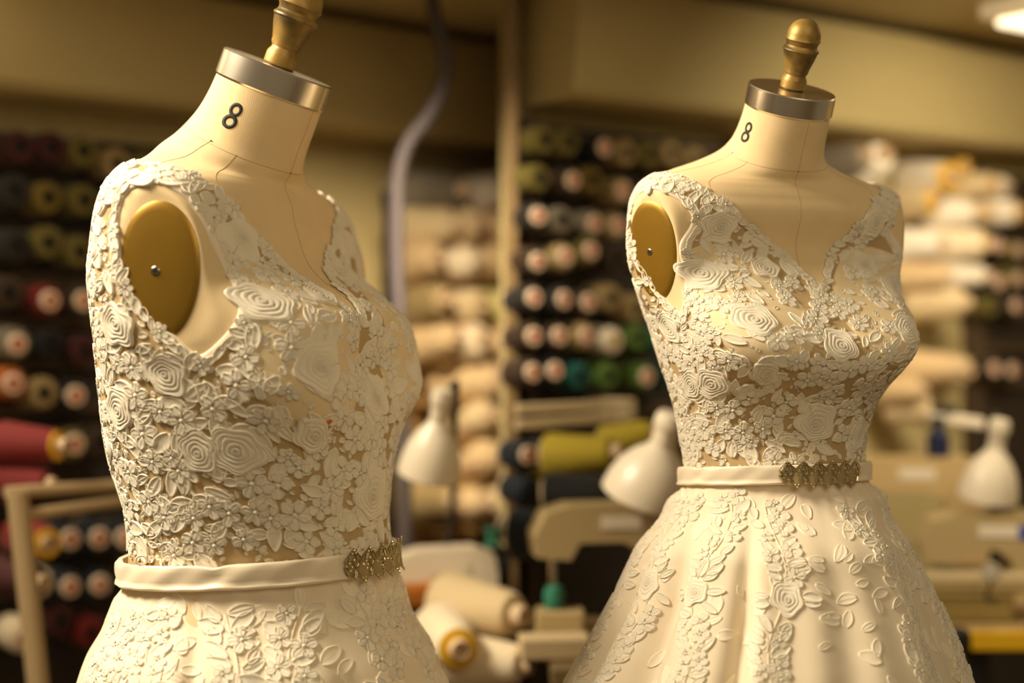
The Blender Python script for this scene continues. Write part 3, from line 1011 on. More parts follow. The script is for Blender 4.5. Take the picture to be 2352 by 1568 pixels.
# ------------------------------------------------------------------ materials of the forms and dresses
M_LINEN = mat('form_linen', rgb(232, 204, 156), 0.85, bump=('weave', 420, 0.12, 0.0006), var=(30, 0.05), spec=0.2)
M_SEAM = mat('seam_thread', rgb(168, 138, 92), 0.9)
M_STEEL = mat('brushed_steel', rgb(232, 220, 200), 0.26, 1.0, bump=('noise', 300, 0.05, 0.0005))
M_GOLD = mat('gold_paint', rgb(158, 126, 60), 0.45, 0.35, var=(30, 0.75), bump=('noise', 120, 0.10, 0.0008))
M_PLATE = mat('plate_gold', rgb(158, 120, 38), 0.34, 0.6, var=(9, 0.12))
M_INK = mat('stencil_ink', rgb(42, 40, 34), 0.8)
M_SCREW = mat('screw_steel', rgb(150, 140, 120), 0.3, 1.0)
M_BLACK = mat('black_iron', rgb(30, 27, 24), 0.5, 0.4)
M_LACE = mat('lace_thread', rgb(247, 234, 208), 0.55, bump=('stitch', 2 * math.pi / 0.00095, 0.55, 0.00032), spec=0.4, sheen=0.1)
M_TULLE = mat('tulle_net', rgb(204, 174, 126), 0.8, bump=('weave', 700, 0.5, 0.0006), spec=0.2)
M_CUP = mat('cup_lining', rgb(232, 208, 164), 0.7, bump=('weave', 500, 0.2, 0.0004), spec=0.3)
M_SATIN = mat('ivory_satin', rgb(240, 222, 192), 0.38, spec=0.5, sheen=0.3, bump=('noise', 45, 0.15, 0.002))
M_SKIRT = mat('skirt_tulle', rgb(236, 218, 188), 0.7, sheen=0.35, spec=0.25, bump=('weave', 520, 0.18, 0.0005))
M_VEIL = mat('lace_under_tulle', rgb(243, 228, 200), 0.7, sheen=0.2, spec=0.25)
M_BEAD = mat('antique_gold_bead', rgb(196, 176, 122), 0.18, 0.9)
M_CRYSTAL = mat('crystal', rgb(232, 218, 180), 0.08, 0.75, spec=0.8, coat=0.6)
M_NET = mat('applique_net', rgb(158, 136, 90), 0.7)
M_ORANGE = mat('orange_thread', rgb(214, 120, 20), 0.7)

# ------------------------------------------------------------------ lace motifs as flat patches (p, q, h) in metres


def g_idx(a, b, wrap=False):
    i, j = np.meshgrid(np.arange(a - 1), np.arange(b - (0 if wrap else 1)), indexing='ij')
    j2 = (j + 1) % b
    return np.stack([(i * b + j).ravel(), (i * b + j2).ravel(), ((i + 1) * b + j2).ravel(), ((i + 1) * b + j).ravel()], 1)


def motif_rose(R, rng, bands=4, H=0.0026):
    K, M = bands * 5 + 2, 60
    k = np.arange(K + 1) / K
    phi = np.arange(M) / M * 2 * math.pi
    kk, ph = np.meshgrid(k, phi, indexing='ij')
    p1, p2, p3 = rng.uniform(0, 6.28, 3)
    lob = 1 + kk ** 1.5 * (0.10 * np.cos(5 * ph + p1) + 0.06 * np.cos(3 * ph + p2)) + 0.05 * np.cos(2 * ph + p3)
    r = R * kk * lob
    ox, oy = rng.uniform(-0.16, 0.16, 2) * R
    p = r * np.cos(ph) + ox * (1 - kk)
    q = r * np.sin(ph) * 0.95 + oy * (1 - kk)
    swirl = 0.35 * np.sin(ph + p2) * (0.3 + 0.4 * kk) + 0.55 * kk * np.abs(np.sin(1.5 * ph + p1 + 0.9 * kk * bands))
    fr = (kk * bands + swirl) % 1.0
    h = H * (0.05 + 0.95 * (1 - np.abs(2 * fr - 1) ** 4) * (0.5 + 0.5 * fr))
    h = h * (1.0 - 0.25 * kk)
    h[-1] = -0.0012
    h[-2] = H * 0.75
    h[0] = H * 0.9
    uv = np.stack([ph * R * 0.6, kk * R], -1)
    V = np.stack([p, q, h], -1).reshape(-1, 3)
    return V, g_idx(K + 1, M, True), uv.reshape(-1, 2)


def petal_patch(L, Wd, H, n=None, m=None, r0=0.12, tip=0.75, hollow=0.35, vein=0.0, bend=0.0, coarse=False):
    if coarse:
        u = np.array([0, 0.08, 0.3, 0.55, 0.8, 0.93, 1.0])
        v = np.array([-1, -0.86, -0.6, -0.14, 0.14, 0.6, 0.86, 1.0])
    else:
        u = np.array([0, 0.04, 0.12, 0.25, 0.4, 0.55, 0.7, 0.83, 0.92, 0.97, 1.0])
        v = np.array([-1, -0.93, -0.78, -0.6, -0.16, 0.0, 0.16, 0.6, 0.78, 0.93, 1.0])
    uu, vv = np.meshgrid(u, v, indexing='ij')
    w = Wd * np.sin(np.pi * np.clip(uu, 0.035, 0.985) ** tip) ** 0.75
    q = L * (r0 + (1 - r0) * uu)
    p = w * vv + bend * L * (uu - r0) ** 2
    e = np.maximum(np.abs(vv), np.where(uu > 0.5, np.abs(2 * uu - 1) ** 2, 0))
    h = H * np.where(e > 0.7, 1.0, hollow)
    if vein:
        h = np.where(np.abs(vv) < 0.15, H * vein, h)
    h = np.where((np.abs(vv) > 0.97) | (uu > 0.99) | (uu < 0.01), -0.0012, h)
    uv = np.stack([q + 0.35 * np.abs(p), p], -1)
    return np.stack([p, q, h], -1).reshape(-1, 3), g_idx(len(u), len(v)), uv.reshape(-1, 2)


def merge(parts):
    V, F, U, b = [], [], [], 0
    for v, f, u in parts:
        V.append(v); F.append(f + b); U.append(u); b += len(v)
    return np.concatenate(V), np.concatenate(F), np.concatenate(U)


def motif_flower(R, rng, n=None, H=0.0016):
    n = n or int(rng.integers(4, 7))
    a0 = rng.uniform(0, 6.28)
    out = []
    for k in range(n):
        a = a0 + 2 * math.pi * k / n + rng.normal(0, 0.09)
        L = R * rng.uniform(0.85, 1.1)
        V, F, U = petal_patch(L, L * (2.25 / n) * 0.9, H * rng.uniform(0.8, 1.15), r0=0.10, tip=1.25, hollow=0.30, vein=0.85, coarse=True)
        c, s = math.cos(a), math.sin(a)
        V = np.stack([V[:, 0] * c - V[:, 1] * s, V[:, 0] * s + V[:, 1] * c, V[:, 2]], 1)
        out.append((V, F, U))
    ph = np.arange(10) / 10 * 6.2832
    rr = np.array([0.0, 0.10, 0.17])[:, None] * R
    hh = np.array([1.5, 1.3, 0.2])[:, None] * H
    V = np.stack([rr * np.cos(ph), rr * np.sin(ph), hh + 0 * ph], -1).reshape(-1, 3)
    out.append((V, g_idx(3, 10, True), V[:, :2].copy()))
    return merge(out)


def motif_leaf(L, rng, H=0.0016):
    V, F, U = petal_patch(L, L * rng.uniform(0.22, 0.34), H, r0=0.0, tip=rng.uniform(0.75, 1.1), hollow=0.38, vein=rng.choice([0.0, 0.9]), bend=rng.uniform(-0.25, 0.25))
    V[:, 1] -= L / 2
    return V, F, U


def motif_cord(pts, w, H):
    """pts (n,2) in metres"""
    pts = np.asarray(pts, float)
    t = np.gradient(pts, axis=0)
    t /= np.linalg.norm(t, axis=1, keepdims=True) + 1e-9
    nrm = np.stack([-t[:, 1], t[:, 0]], 1)
    off = np.array([-1, -0.72, 0, 0.72, 1.0])
    hh = np.array([-0.0012, 0.6, 1.0, 0.6, -0.0012])
    hh = np.where(hh > 0, hh * H, hh)
    P = pts[:, None] + nrm[:, None] * (off * w / 2)[None, :, None]
    V = np.concatenate([P, np.broadcast_to(hh[None, :, None], P.shape[:2] + (1,))], 2)
    d = np.concatenate([[0], np.cumsum(np.linalg.norm(np.diff(pts, axis=0), axis=1))])
    uv = np.stack(np.broadcast_arrays(d[:, None], off[None] * w), -1)
    return V.reshape(-1, 3), g_idx(len(pts), 5), uv.reshape(-1, 2)


def lay(S, name, motif, u0, v0, ang, base, parent, m, flip=True):
    V, F, U = motif
    X = S.chart(u0, v0, V[:, 0], V[:, 1], V[:, 2] + base, ang)
    return put(name, np_mesh(name, X, F, U), m, parent)


# ------------------------------------------------------------------ cut of the bodice in (theta, row)
ARM = np.array([(1.60, 143), (1.42, 146), (1.22, 145), (0.94, 137), (0.74, 125), (0.70, 115), (0.80, 105), (0.98, 94), (1.16, 86.5), (1.26, 86),
                (1.42, 92), (1.54, 98), (1.64, 106), (1.70, 116), (1.72, 125), (1.69, 136)])
NECK_T = np.array([0, .06, .13, .18, .38, .60, .85, 1.1, 1.25, 1.5, 1.9, 2.4, 3.2])
NECK_V = np.array([96, 100, 108.5, 114, 123, 138, 149, 156, 160, 160, 157, 149, 138.0])


def in_poly(poly, x, y):
    inside = np.zeros(np.shape(x), bool)
    n = len(poly)
    for i in range(n):
        x1, y1 = poly[i]; x2, y2 = poly[(i + 1) % n]
        c = ((y1 > y) != (y2 > y)) & (x < (x2 - x1) * (y - y1) / (y2 - y1 + 1e-12) + x1)
        inside ^= c
    return inside


def smooth_closed(poly, n=6):
    p = np.asarray(poly, float)
    N = len(p)
    out = []
    for i in range(N):
        p0, p1, p2, p3 = p[i - 1], p[i], p[(i + 1) % N], p[(i + 2) % N]
        for k in range(n):
            t = k / n
            out.append(0.5 * (2 * p1 + (p2 - p0) * t + (2 * p0 - 5 * p1 + 4 * p2 - p3) * t * t + (3 * p1 - p0 - 3 * p2 + p3) * t ** 3))
    return np.array(out)


ARM_S = smooth_closed(ARM)
R_BELT = 30.0


NECK_D = [0.0]          # sideways lean of the V point


def neck_v(u):
    u = np.asarray(u, float)
    return np.interp(np.abs(u - NECK_D[0] * np.exp(-(u / 0.4) ** 2)), NECK_T, NECK_V)


def in_bodice(u, v):
    a = np.abs(u)
    return (v >= R_BELT) & (v <= neck_v(u)) & ~in_poly(ARM_S, a, v)


ROSES = [(0.53, 120, .024), (0.76, 101.5, .028), (0.52, 85, .029), (0.22, 104, .019), (1.78, 96, .022), (1.47, 83, .021),
         (1.35, 63, .021), (1.10, 63, .026), (1.94, 74, .022), (0.03, 49, .029), (0.0, 76, .026), (0.62, 67, .020),
         (-0.47, 106, .021), (-0.53, 124, .018), (-0.78, 98, .026), (-0.55, 82, .026), (-1.12, 62, .024), (-1.5, 82, .021), (-0.62, 44, .022),
         (2.35, 62, .022), (2.3, 108, .020), (2.75, 84, .022), (-2.3, 66, .022), (-2.4, 100, .020), (3.1, 50, .024)]


def lace_bodice(S, dress, rng):
    parent = dress
    cen = []          # 3d centres and radii of what is placed
    rad = []

    def P3(u, v):
        return S.lut(S.P, u, v)

    def free(p, r, k):
        if not cen:
            return True
        d = np.linalg.norm(np.array(cen) - p, axis=1)
        return bool(np.all(d > k * (np.array(rad) + r)))

    for (u, v, R) in ROSES:
        v = float(v)
        lay(S, 'lace_rose', motif_rose(R, rng, bands=5 if R > 0.0205 else 4), u, v, rng.uniform(0, 6), 0.0030, parent, M_LACE)
        cen.append(P3(u, v)); rad.append(R)
    # edging: leaves and little flowers that stick out over the neckline and the armholes
    edges = []
    nt = np.linspace(0.0, 3.14, 160)
    for sg in (1, -1):
        edges.append((sg * nt, neck_v(sg * nt)))
        edges.append((sg * ARM_S[:, 0], ARM_S[:, 1]))
    for ei, (eu, ev) in enumerate(edges):
        pts = P3(eu, ev)
        d = np.concatenate([[0], np.cumsum(np.linalg.norm(np.diff(pts, axis=0), axis=1))])
        s = 0.004
        i = 0
        arm = ei % 2 == 1
        while s < d[-1] - 0.004:
            u, v = float(np.interp(s, d, eu)), float(np.interp(s, d, ev))
            # upper back edge of the armhole carries only the binding
            if arm and abs(u) < 1.62 and v > 128 and abs(u) > 1.0:
                s += 0.012; continue
            c = i % 5
            j = rng.normal(0, 0.5)
            if c == 3:
                R = rng.uniform(0.0085, 0.0115)
                if free(P3(u, v), R, 0.55):
                    lay(S, 'lace_flower', motif_flower(R, rng), u, v, rng.uniform(0, 6), 0.0026, parent, M_LACE)
                    cen.append(P3(u, v)); rad.append(R * 0.8)
            else:
                k = min(len(eu) - 2, max(1, int(np.searchsorted(d, s))))
                gt, gth = float(S.lut(S.gt, u, v)), float(S.lut(S.gth, u, v))
                tx, ty = (eu[k + 1] - eu[k - 1]) * gth, (ev[k + 1] - ev[k - 1]) * gt
                ta = math.atan2(ty, tx)
                ang = ta - math.pi / 2 + rng.choice([-1, 1]) * rng.uniform(0.0, 0.55) + (math.pi if rng.random() < 0.25 else 0)
                if c == 4:
                    ang = ta + rng.uniform(0.4, 1.2) * rng.choice([-1, 1])
                L = rng.uniform(0.014, 0.021)
                if free(P3(u, v), 0.004, 0.45):
                    lay(S, 'lace_leaf', motif_leaf(L, rng), u, v, ang, 0.0024, parent, M_LACE)
                    cen.append(P3(u, v)); rad.append(L * 0.33)
            s += rng.uniform(0.009, 0.013)
            i += 1
    # fill: flowers first, then leaves, then small petals
    nseed = 9000
    uu = rng.uniform(-2.35, 2.6, nseed)
    vv = rng.uniform(R_BELT + 1, 158, nseed)
    ok = in_bodice(uu, vv)
    uu, vv = uu[ok], vv[ok]
    pp = P3(uu, vv)
    nf = nl = 0
    fl = 0
    for stage, (r0, r1, k, lim) in enumerate([(0.0120, 0.0165, 0.72, 130), (0.0095, 0.0135, 0.60, 215), (0.0055, 0.0090, 0.50, 300)]):
        cnt = 0
        for i in range(len(uu)):
            if cnt >= lim:
                break
            R = rng.uniform(r0, r1)
            if not free(pp[i], R if stage < 1 else R * 0.75, k):
                continue
            u, v = float(uu[i]), float(vv[i])
            if stage == 0 or (stage == 1 and rng.random() < 0.22):
                lay(S, 'lace_flower', motif_flower(R * 1.05, rng), u, v, rng.uniform(0, 6), 0.0028, parent, M_LACE)
                rad.append(R)
            elif stage == 1:
                lay(S, 'lace_leaf', motif_leaf(R * 2.5, rng), u, v, rng.uniform(0, 6), 0.0024, parent, M_LACE)
                rad.append(R * 0.75)
            else:
                lay(S, 'lace_petal', motif_leaf(R * 2.6, rng, 0.0017), u, v, rng.uniform(0, 6), 0.0022, parent, M_LACE)
                rad.append(R * 0.7)
            cen.append(pp[i])
            cnt += 1
    # fine filling: tiny petals and loops between the motifs, far too many to pick out
    nn = 2600
    u_, v_ = rng.uniform(-2.35, 2.6, nn), rng.uniform(R_BELT + 1, 159, nn)
    ok = in_bodice(u_, v_)
    u_, v_ = u_[ok], v_[ok]
    fill_ = []
    p_ = P3(u_, v_)
    cc, rr_ = np.array(cen), np.array(rad)
    for i in range(len(u_)):
        dmin = (np.linalg.norm(cc - p_[i], axis=1) - 0.62 * rr_).min()
        if dmin < 0.0:
            continue
        L = rng.uniform(0.006, 0.011)
        V, F, U = petal_patch(L, L * rng.uniform(0.2, 0.4), 0.0011, r0=0.0, tip=1.0, hollow=0.3, coarse=True)
        V[:, 1] -= L / 2
        fill_.append((S.chart(float(u_[i]), float(v_[i]), V[:, 0], V[:, 1], V[:, 2] + 0.0021, rng.uniform(0, 6)), F, U))
    V, F, U = merge(fill_)
    tag(put('lace_filling', np_mesh('lace_filling', V, F, U), M_LACE, parent), kind='stuff')
    # bars: corded stems that tie the motifs together
    C = np.array(cen)
    made = 0
    order = rng.permutation(len(C))
    # param positions of every centre
    G = S.P[28:160:2, ::3].reshape(-1, 3)
    gi = np.argwhere(np.ones((len(range(28, 160, 2)), S.P[:, ::3].shape[1]), bool))
    for i in order:
        if made >= 240:
            break
        d = np.linalg.norm(C - C[i], axis=1)
        near = [j for j in np.argsort(d)[1:5] if 0.012 < d[j] < 0.034]
        if not near:
            continue
        j = near[int(rng.integers(0, len(near)))]
        a = int(np.argmin(((G - C[i]) ** 2).sum(1)))
        u, v = TH[gi[a][1] * 3], 28 + 2 * gi[a][0]
        gt, gth = float(S.lut(S.gt, u, v)), float(S.lut(S.gth, u, v))
        b = int(np.argmin(((G - C[j]) ** 2).sum(1)))
        u2, v2 = TH[gi[b][1] * 3], 28 + 2 * gi[b][0]
        if abs(u2 - u) > 1 or not in_bodice(np.array([(u + u2) / 2]), np.array([(v + v2) / 2]))[0]:
            continue
        e = np.array([(u2 - u) * gth, (v2 - v) * gt])
        L = np.linalg.norm(e)
        if L < 0.008:
            continue
        t = np.linspace(0, 1, 10)[:, None]
        nrm = np.array([-e[1], e[0]]) / L
        path = e * t + nrm * (np.sin(t * math.pi) * L * rng.uniform(-0.22, 0.22))
        lay(S, 'lace_stem', motif_cord(path, rng.uniform(0.0022, 0.0034), rng.uniform(0.0014, 0.0020)), float(u), float(v), 0.0, 0.0020, parent, M_LACE)
        made += 1


# ------------------------------------------------------------------ dress form


def strip_on(S, pts_uv, w, h):
    """thin raised line laid on the surface through (theta, row) points"""
    pts_uv = np.asarray(pts_uv, float)
    q = catmull(pts_uv, 10)
    X = S.pos(q[:, 0], q[:, 1], np.full(len(q), h))
    mb = MB()
    mb.tube(list(X), w, 6)
    return mb


def lathe_obj(name, prof, m, parent, n=36, **kw):
    return MB().lathe(prof, n).build(name, m, parent, smooth=True, **kw)


def make_form(inst, label, rng):
    S = inst['S']
    t = thing('dress_form', label, 'dress form', (inst['X'], inst['D'], inst['z0']), inst['yaw'], 'dress forms', inst['scale'])
    # body: the whole loft, closed at the top by the cap
    nt, nth = S.P.shape[:2]
    put('torso', np_mesh('torso', S.P.reshape(-1, 3), grid_faces(nt, nth)), M_LINEN, t)
    # cap plane
    q = S.full[-1]
    tilt = q[2]
    c0 = np.array([0, -q[1], q[0]])
    Rm = rotx(tilt)     # the back is higher: the cap faces forward (-y)
    capo = thing_part('neck_cap', MB().lathe([(0.0, -0.002), (0.0572, -0.002), (0.0585, 0.0), (0.0585, 0.0245), (0.0572, 0.0262), (0.0, 0.0262)], 64).move(Rm, c0), M_STEEL, t)
    prof = [(0.0, 0.026), (0.0150, 0.026), (0.0155, 0.0275), (0.0, 0.0275)]
    thing_part('finial_washer', MB().lathe(prof, 32).move(Rm, c0), M_BLACK, t)
    f0 = 0.0275
    prof = [(0.0, 0.0), (0.0158, 0.0), (0.0168, 0.0015), (0.0168, 0.011), (0.0160, 0.0135), (0.0142, 0.0165), (0.0138, 0.0185), (0.0150, 0.0205), (0.0160, 0.0225),
            (0.0162, 0.0260), (0.0178, 0.0310), (0.0202, 0.0390), (0.0220, 0.0460), (0.0224, 0.0485), (0.0240, 0.0505), (0.0236, 0.0525), (0.0214, 0.0545),
            (0.0204, 0.0570), (0.0208, 0.0600), (0.0224, 0.0630), (0.0238, 0.0645), (0.0232, 0.0660), (0.0226, 0.0670), (0.0222, 0.0715), (0.0208, 0.0770),
            (0.0182, 0.0825), (0.0145, 0.0868), (0.0095, 0.0898), (0.0045, 0.0912), (0.0, 0.0915)]
    mb = MB().lathe([(r, z + f0) for r, z in prof], 40).move(Rm, c0)
    thing_part('finial', mb, M_GOLD, t)
    # arm plates with their screws
    for sg, c, ax, up, nn in S.plates:
        A, B = PLA, PLB
        vs, fs = [], []
        n = 64
        ringset = [(0.0, 0.0042), (0.5, 0.0038), (0.85, 0.0028), (0.96, 0.0018), (1.0, 0.0006), (1.0, -0.012)]
        for s_, hh in ringset:
            for k in range(n):
                an = 2 * math.pi * k / n
                wv = 1.0 - 0.10 * math.sin(an)          # egg shape, narrower at the foot
                vs.append(c + ax * (A * s_ * math.cos(an) * (1 + 0.10 * math.sin(an))) + up * (B * s_ * math.sin(an)) + nn * hh)
        for i in range(len(ringset) - 1):
            for k in range(n):
                k2 = (k + 1) % n
                fs.append((i * n + k, i * n + k2, (i + 1) * n + k2, (i + 1) * n + k))
        pl = MB().add(vs, fs).build('arm_plate', M_PLATE, t, smooth=True)
        sc = c + nn * 0.0041 + ax * 0.004 - up * 0.001
        Bm = np.stack([ax, up, nn], 1)
        hd = MB().lathe([(0.0, 0.0010), (0.0036, 0.0010), (0.0046, 0.0004), (0.0048, -0.001)], 20).move(Bm, sc).build('screw', M_SCREW, pl, smooth=True)
        MB().box(-0.0026, 0.0026, -0.0005, 0.0005, 0.0004, 0.0013).box(-0.0005, 0.0005, -0.0026, 0.0026, 0.0004, 0.0013).move(Bm, sc).build('screw_slot', M_BLACK, pl)
    # seams: neck base, centre front, princess lines, shoulder lines
    w = 0.00022
    thing_part('seam', strip_on(S, [(u, 203 - 4 * math.cos(u)) for u in np.linspace(-2.2, 2.4, 18)], w, 0.0001), M_SEAM, t)
    thing_part('seam', strip_on(S, [(0.0, v) for v in (92, 110, 130, 150, 170, 190, 210, 230, 250)], w, 0.0001), M_SEAM, t)
    for sg in (1, -1):
        thing_part('seam', strip_on(S, [(1.0 * sg, 202), (0.92 * sg, 180), (0.75 * sg, 158), (0.60 * sg, 142), (0.53 * sg, 130), (0.50 * sg, 118)], w, 0.0001), M_SEAM, t)
        thing_part('seam', strip_on(S, [(1.50 * sg, 206), (1.55 * sg, 180), (1.56 * sg, 160), (1.50 * sg, 146), (1.42 * sg, 138)], w, 0.0001), M_SEAM, t)
    # neck pin
    for (u, v) in ((1.49, 205.0), (0.0, 199.0)):
        p = S.pos(u, v, np.array(0.0006))
        thing_part('pin_head', MB().lathe([(0, 0.0009), (0.0007, 0.0006), (0.0009, 0), (0.0, -0.0006)], 8).move(None, p), M_BLACK, t)
    # the stencilled 8: two rings of ink on the side of the neck
    parts = []
    for cy, rx, ry in ((-0.0064, 0.0078, 0.0080), (0.0070, 0.0068, 0.0072)):
        ph = np.linspace(0, 2 * math.pi, 41)
        rr = np.array([1.0, 1.0, 0.54, 0.50])
        hh = np.array([-0.0005, 0.0006, 0.0006, -0.0005])
        V = np.stack([rr[:, None] * rx * np.cos(ph), cy + rr[:, None] * ry * np.sin(ph) * (1 + 0.0 * ph), hh[:, None] + 0 * ph], -1).reshape(-1, 3)
        parts.append((V, g_idx(4, 41), V[:, :2].copy()))
    V, F, U = merge(parts)
    V[:, 0] *= -1
    o = put('number_eight', np_mesh('number_eight', S.chart(1.43, 230.0, V[:, 0] - 0.18 * V[:, 1] * 0, V[:, 1], V[:, 2], 0.0), F, U), M_INK, t)
    o['label'] = 'black stencilled number 8'
    # stand under the skirt
    zf = -inst['z0'] / inst['scale']
    thing_part('stand_pole', MB().lathe([(0, -0.13), (0.016, -0.13), (0.016, zf + 0.05), (0, zf + 0.05)], 16), M_BLACK, t)
    mb = MB()
    for k in range(5):
        a = 2 * math.pi * k / 5
        mb.tube([(0, 0, zf + 0.07), (0.10 * math.cos(a), 0.10 * math.sin(a), zf + 0.05), (0.20 * math.cos(a), 0.20 * math.sin(a), zf + 0.016)], [0.016, 0.014, 0.014], 8)
    thing_part('stand_base', mb, M_BLACK, t)
    return t


def thing_part(name, mb, m, parent, smooth=True):
    return mb.build(name, m, parent, smooth=smooth)


# ------------------------------------------------------------------ dress


def make_skirt_surf(inst, rng):
    psi, s, ax, by = inst['psi_app'], inst['px'], inst['axis'], inst['belt_y']
    zf = -inst['z0'] / inst['scale']
    ys = [p[1] for p in inst['skL']]
    top = -0.006
    zz = np.concatenate([np.linspace(top, -0.30, 76), np.linspace(-0.31, zf + 0.004, 40)])
    ud = np.array([math.cos(psi), -math.sin(psi)])
    P = np.zeros((len(zz), NTH + 1, 3))
    val = inst['valleys']
    B_ = inst['S']
    waist = B_.pos(TH, np.full(NTH + 1, 28.0), np.full(NTH + 1, 0.004))
    wr = 1.0
    for i, z in enumerate(zz):
        y = by - z * s
        L = (np.interp(y, [p[1] for p in inst['skL']], [p[0] for p in inst['skL']]) - ax) / s
        R = (np.interp(y, [p[1] for p in inst['skR']], [p[0] for p in inst['skR']]) - ax) / s
        w, c = (R - L) / 2, (R + L) / 2
        lower = max(0.0, -z - 0.30)
        w = min(w + lower * 0.16, inst['skmax'])
        fall = min(1.0, max(0.0, (top - z) / 0.16))
        th = TH
        pl = np.zeros_like(th)
        for (t0, d, sg) in val:
            dd = (th - t0 + math.pi) % (2 * math.pi) - math.pi
            pl -= d * np.exp(-(dd / sg) ** 2)
        pl += 0.016 * np.cos(7 * th + 1.0) + 0.010 * np.cos(17 * th + 2 * np.sin(2 * th))
        gath = 0.006 * np.cos(38 * th + 3 * np.sin(3 * th)) * max(0.0, 1 - (top - z) / 0.07)
        r = w * (1 + pl * fall + gath)
        t_ = min(1.0, max(0.0, (-0.012 - z) / 0.085))
        t_ = t_ * t_ * (3 - 2 * t_)
        r0 = wr * (1 + gath + 0.9 * max(0.0, -0.012 - z))
        cx_, cy_ = -r * np.sin(th) + c * ud[0], -r * np.cos(th) + c * ud[1]
        bx_, by_ = waist[:, 0] * r0, waist[:, 1] * r0
        # in the view plane the outline stays as measured, in depth the skirt starts at the waist
        P[i, :, 0] = bx_ + (cx_ - bx_) * t_
        P[i, :, 1] = by_ + (cy_ - by_) * t_
        grow = (1 - t_) * min(1.0, max(0.0, (-0.010 - z) / 0.02))
        k_ = np.abs(np.cos(np.arctan2(cx_ * ud[1] - cy_ * ud[0], cx_ * ud[0] + cy_ * ud[1]))) ** 3 * grow
        P[i, :, 0] += (cx_ - P[i, :, 0]) * k_
        P[i, :, 1] += (cy_ - P[i, :, 1]) * k_
        P[i, :, 2] = z + 0.009 * np.cos(th) * max(0, 1 - (top - z) / 0.1)
    return Surf(P[::-1].copy()), zz[::-1]


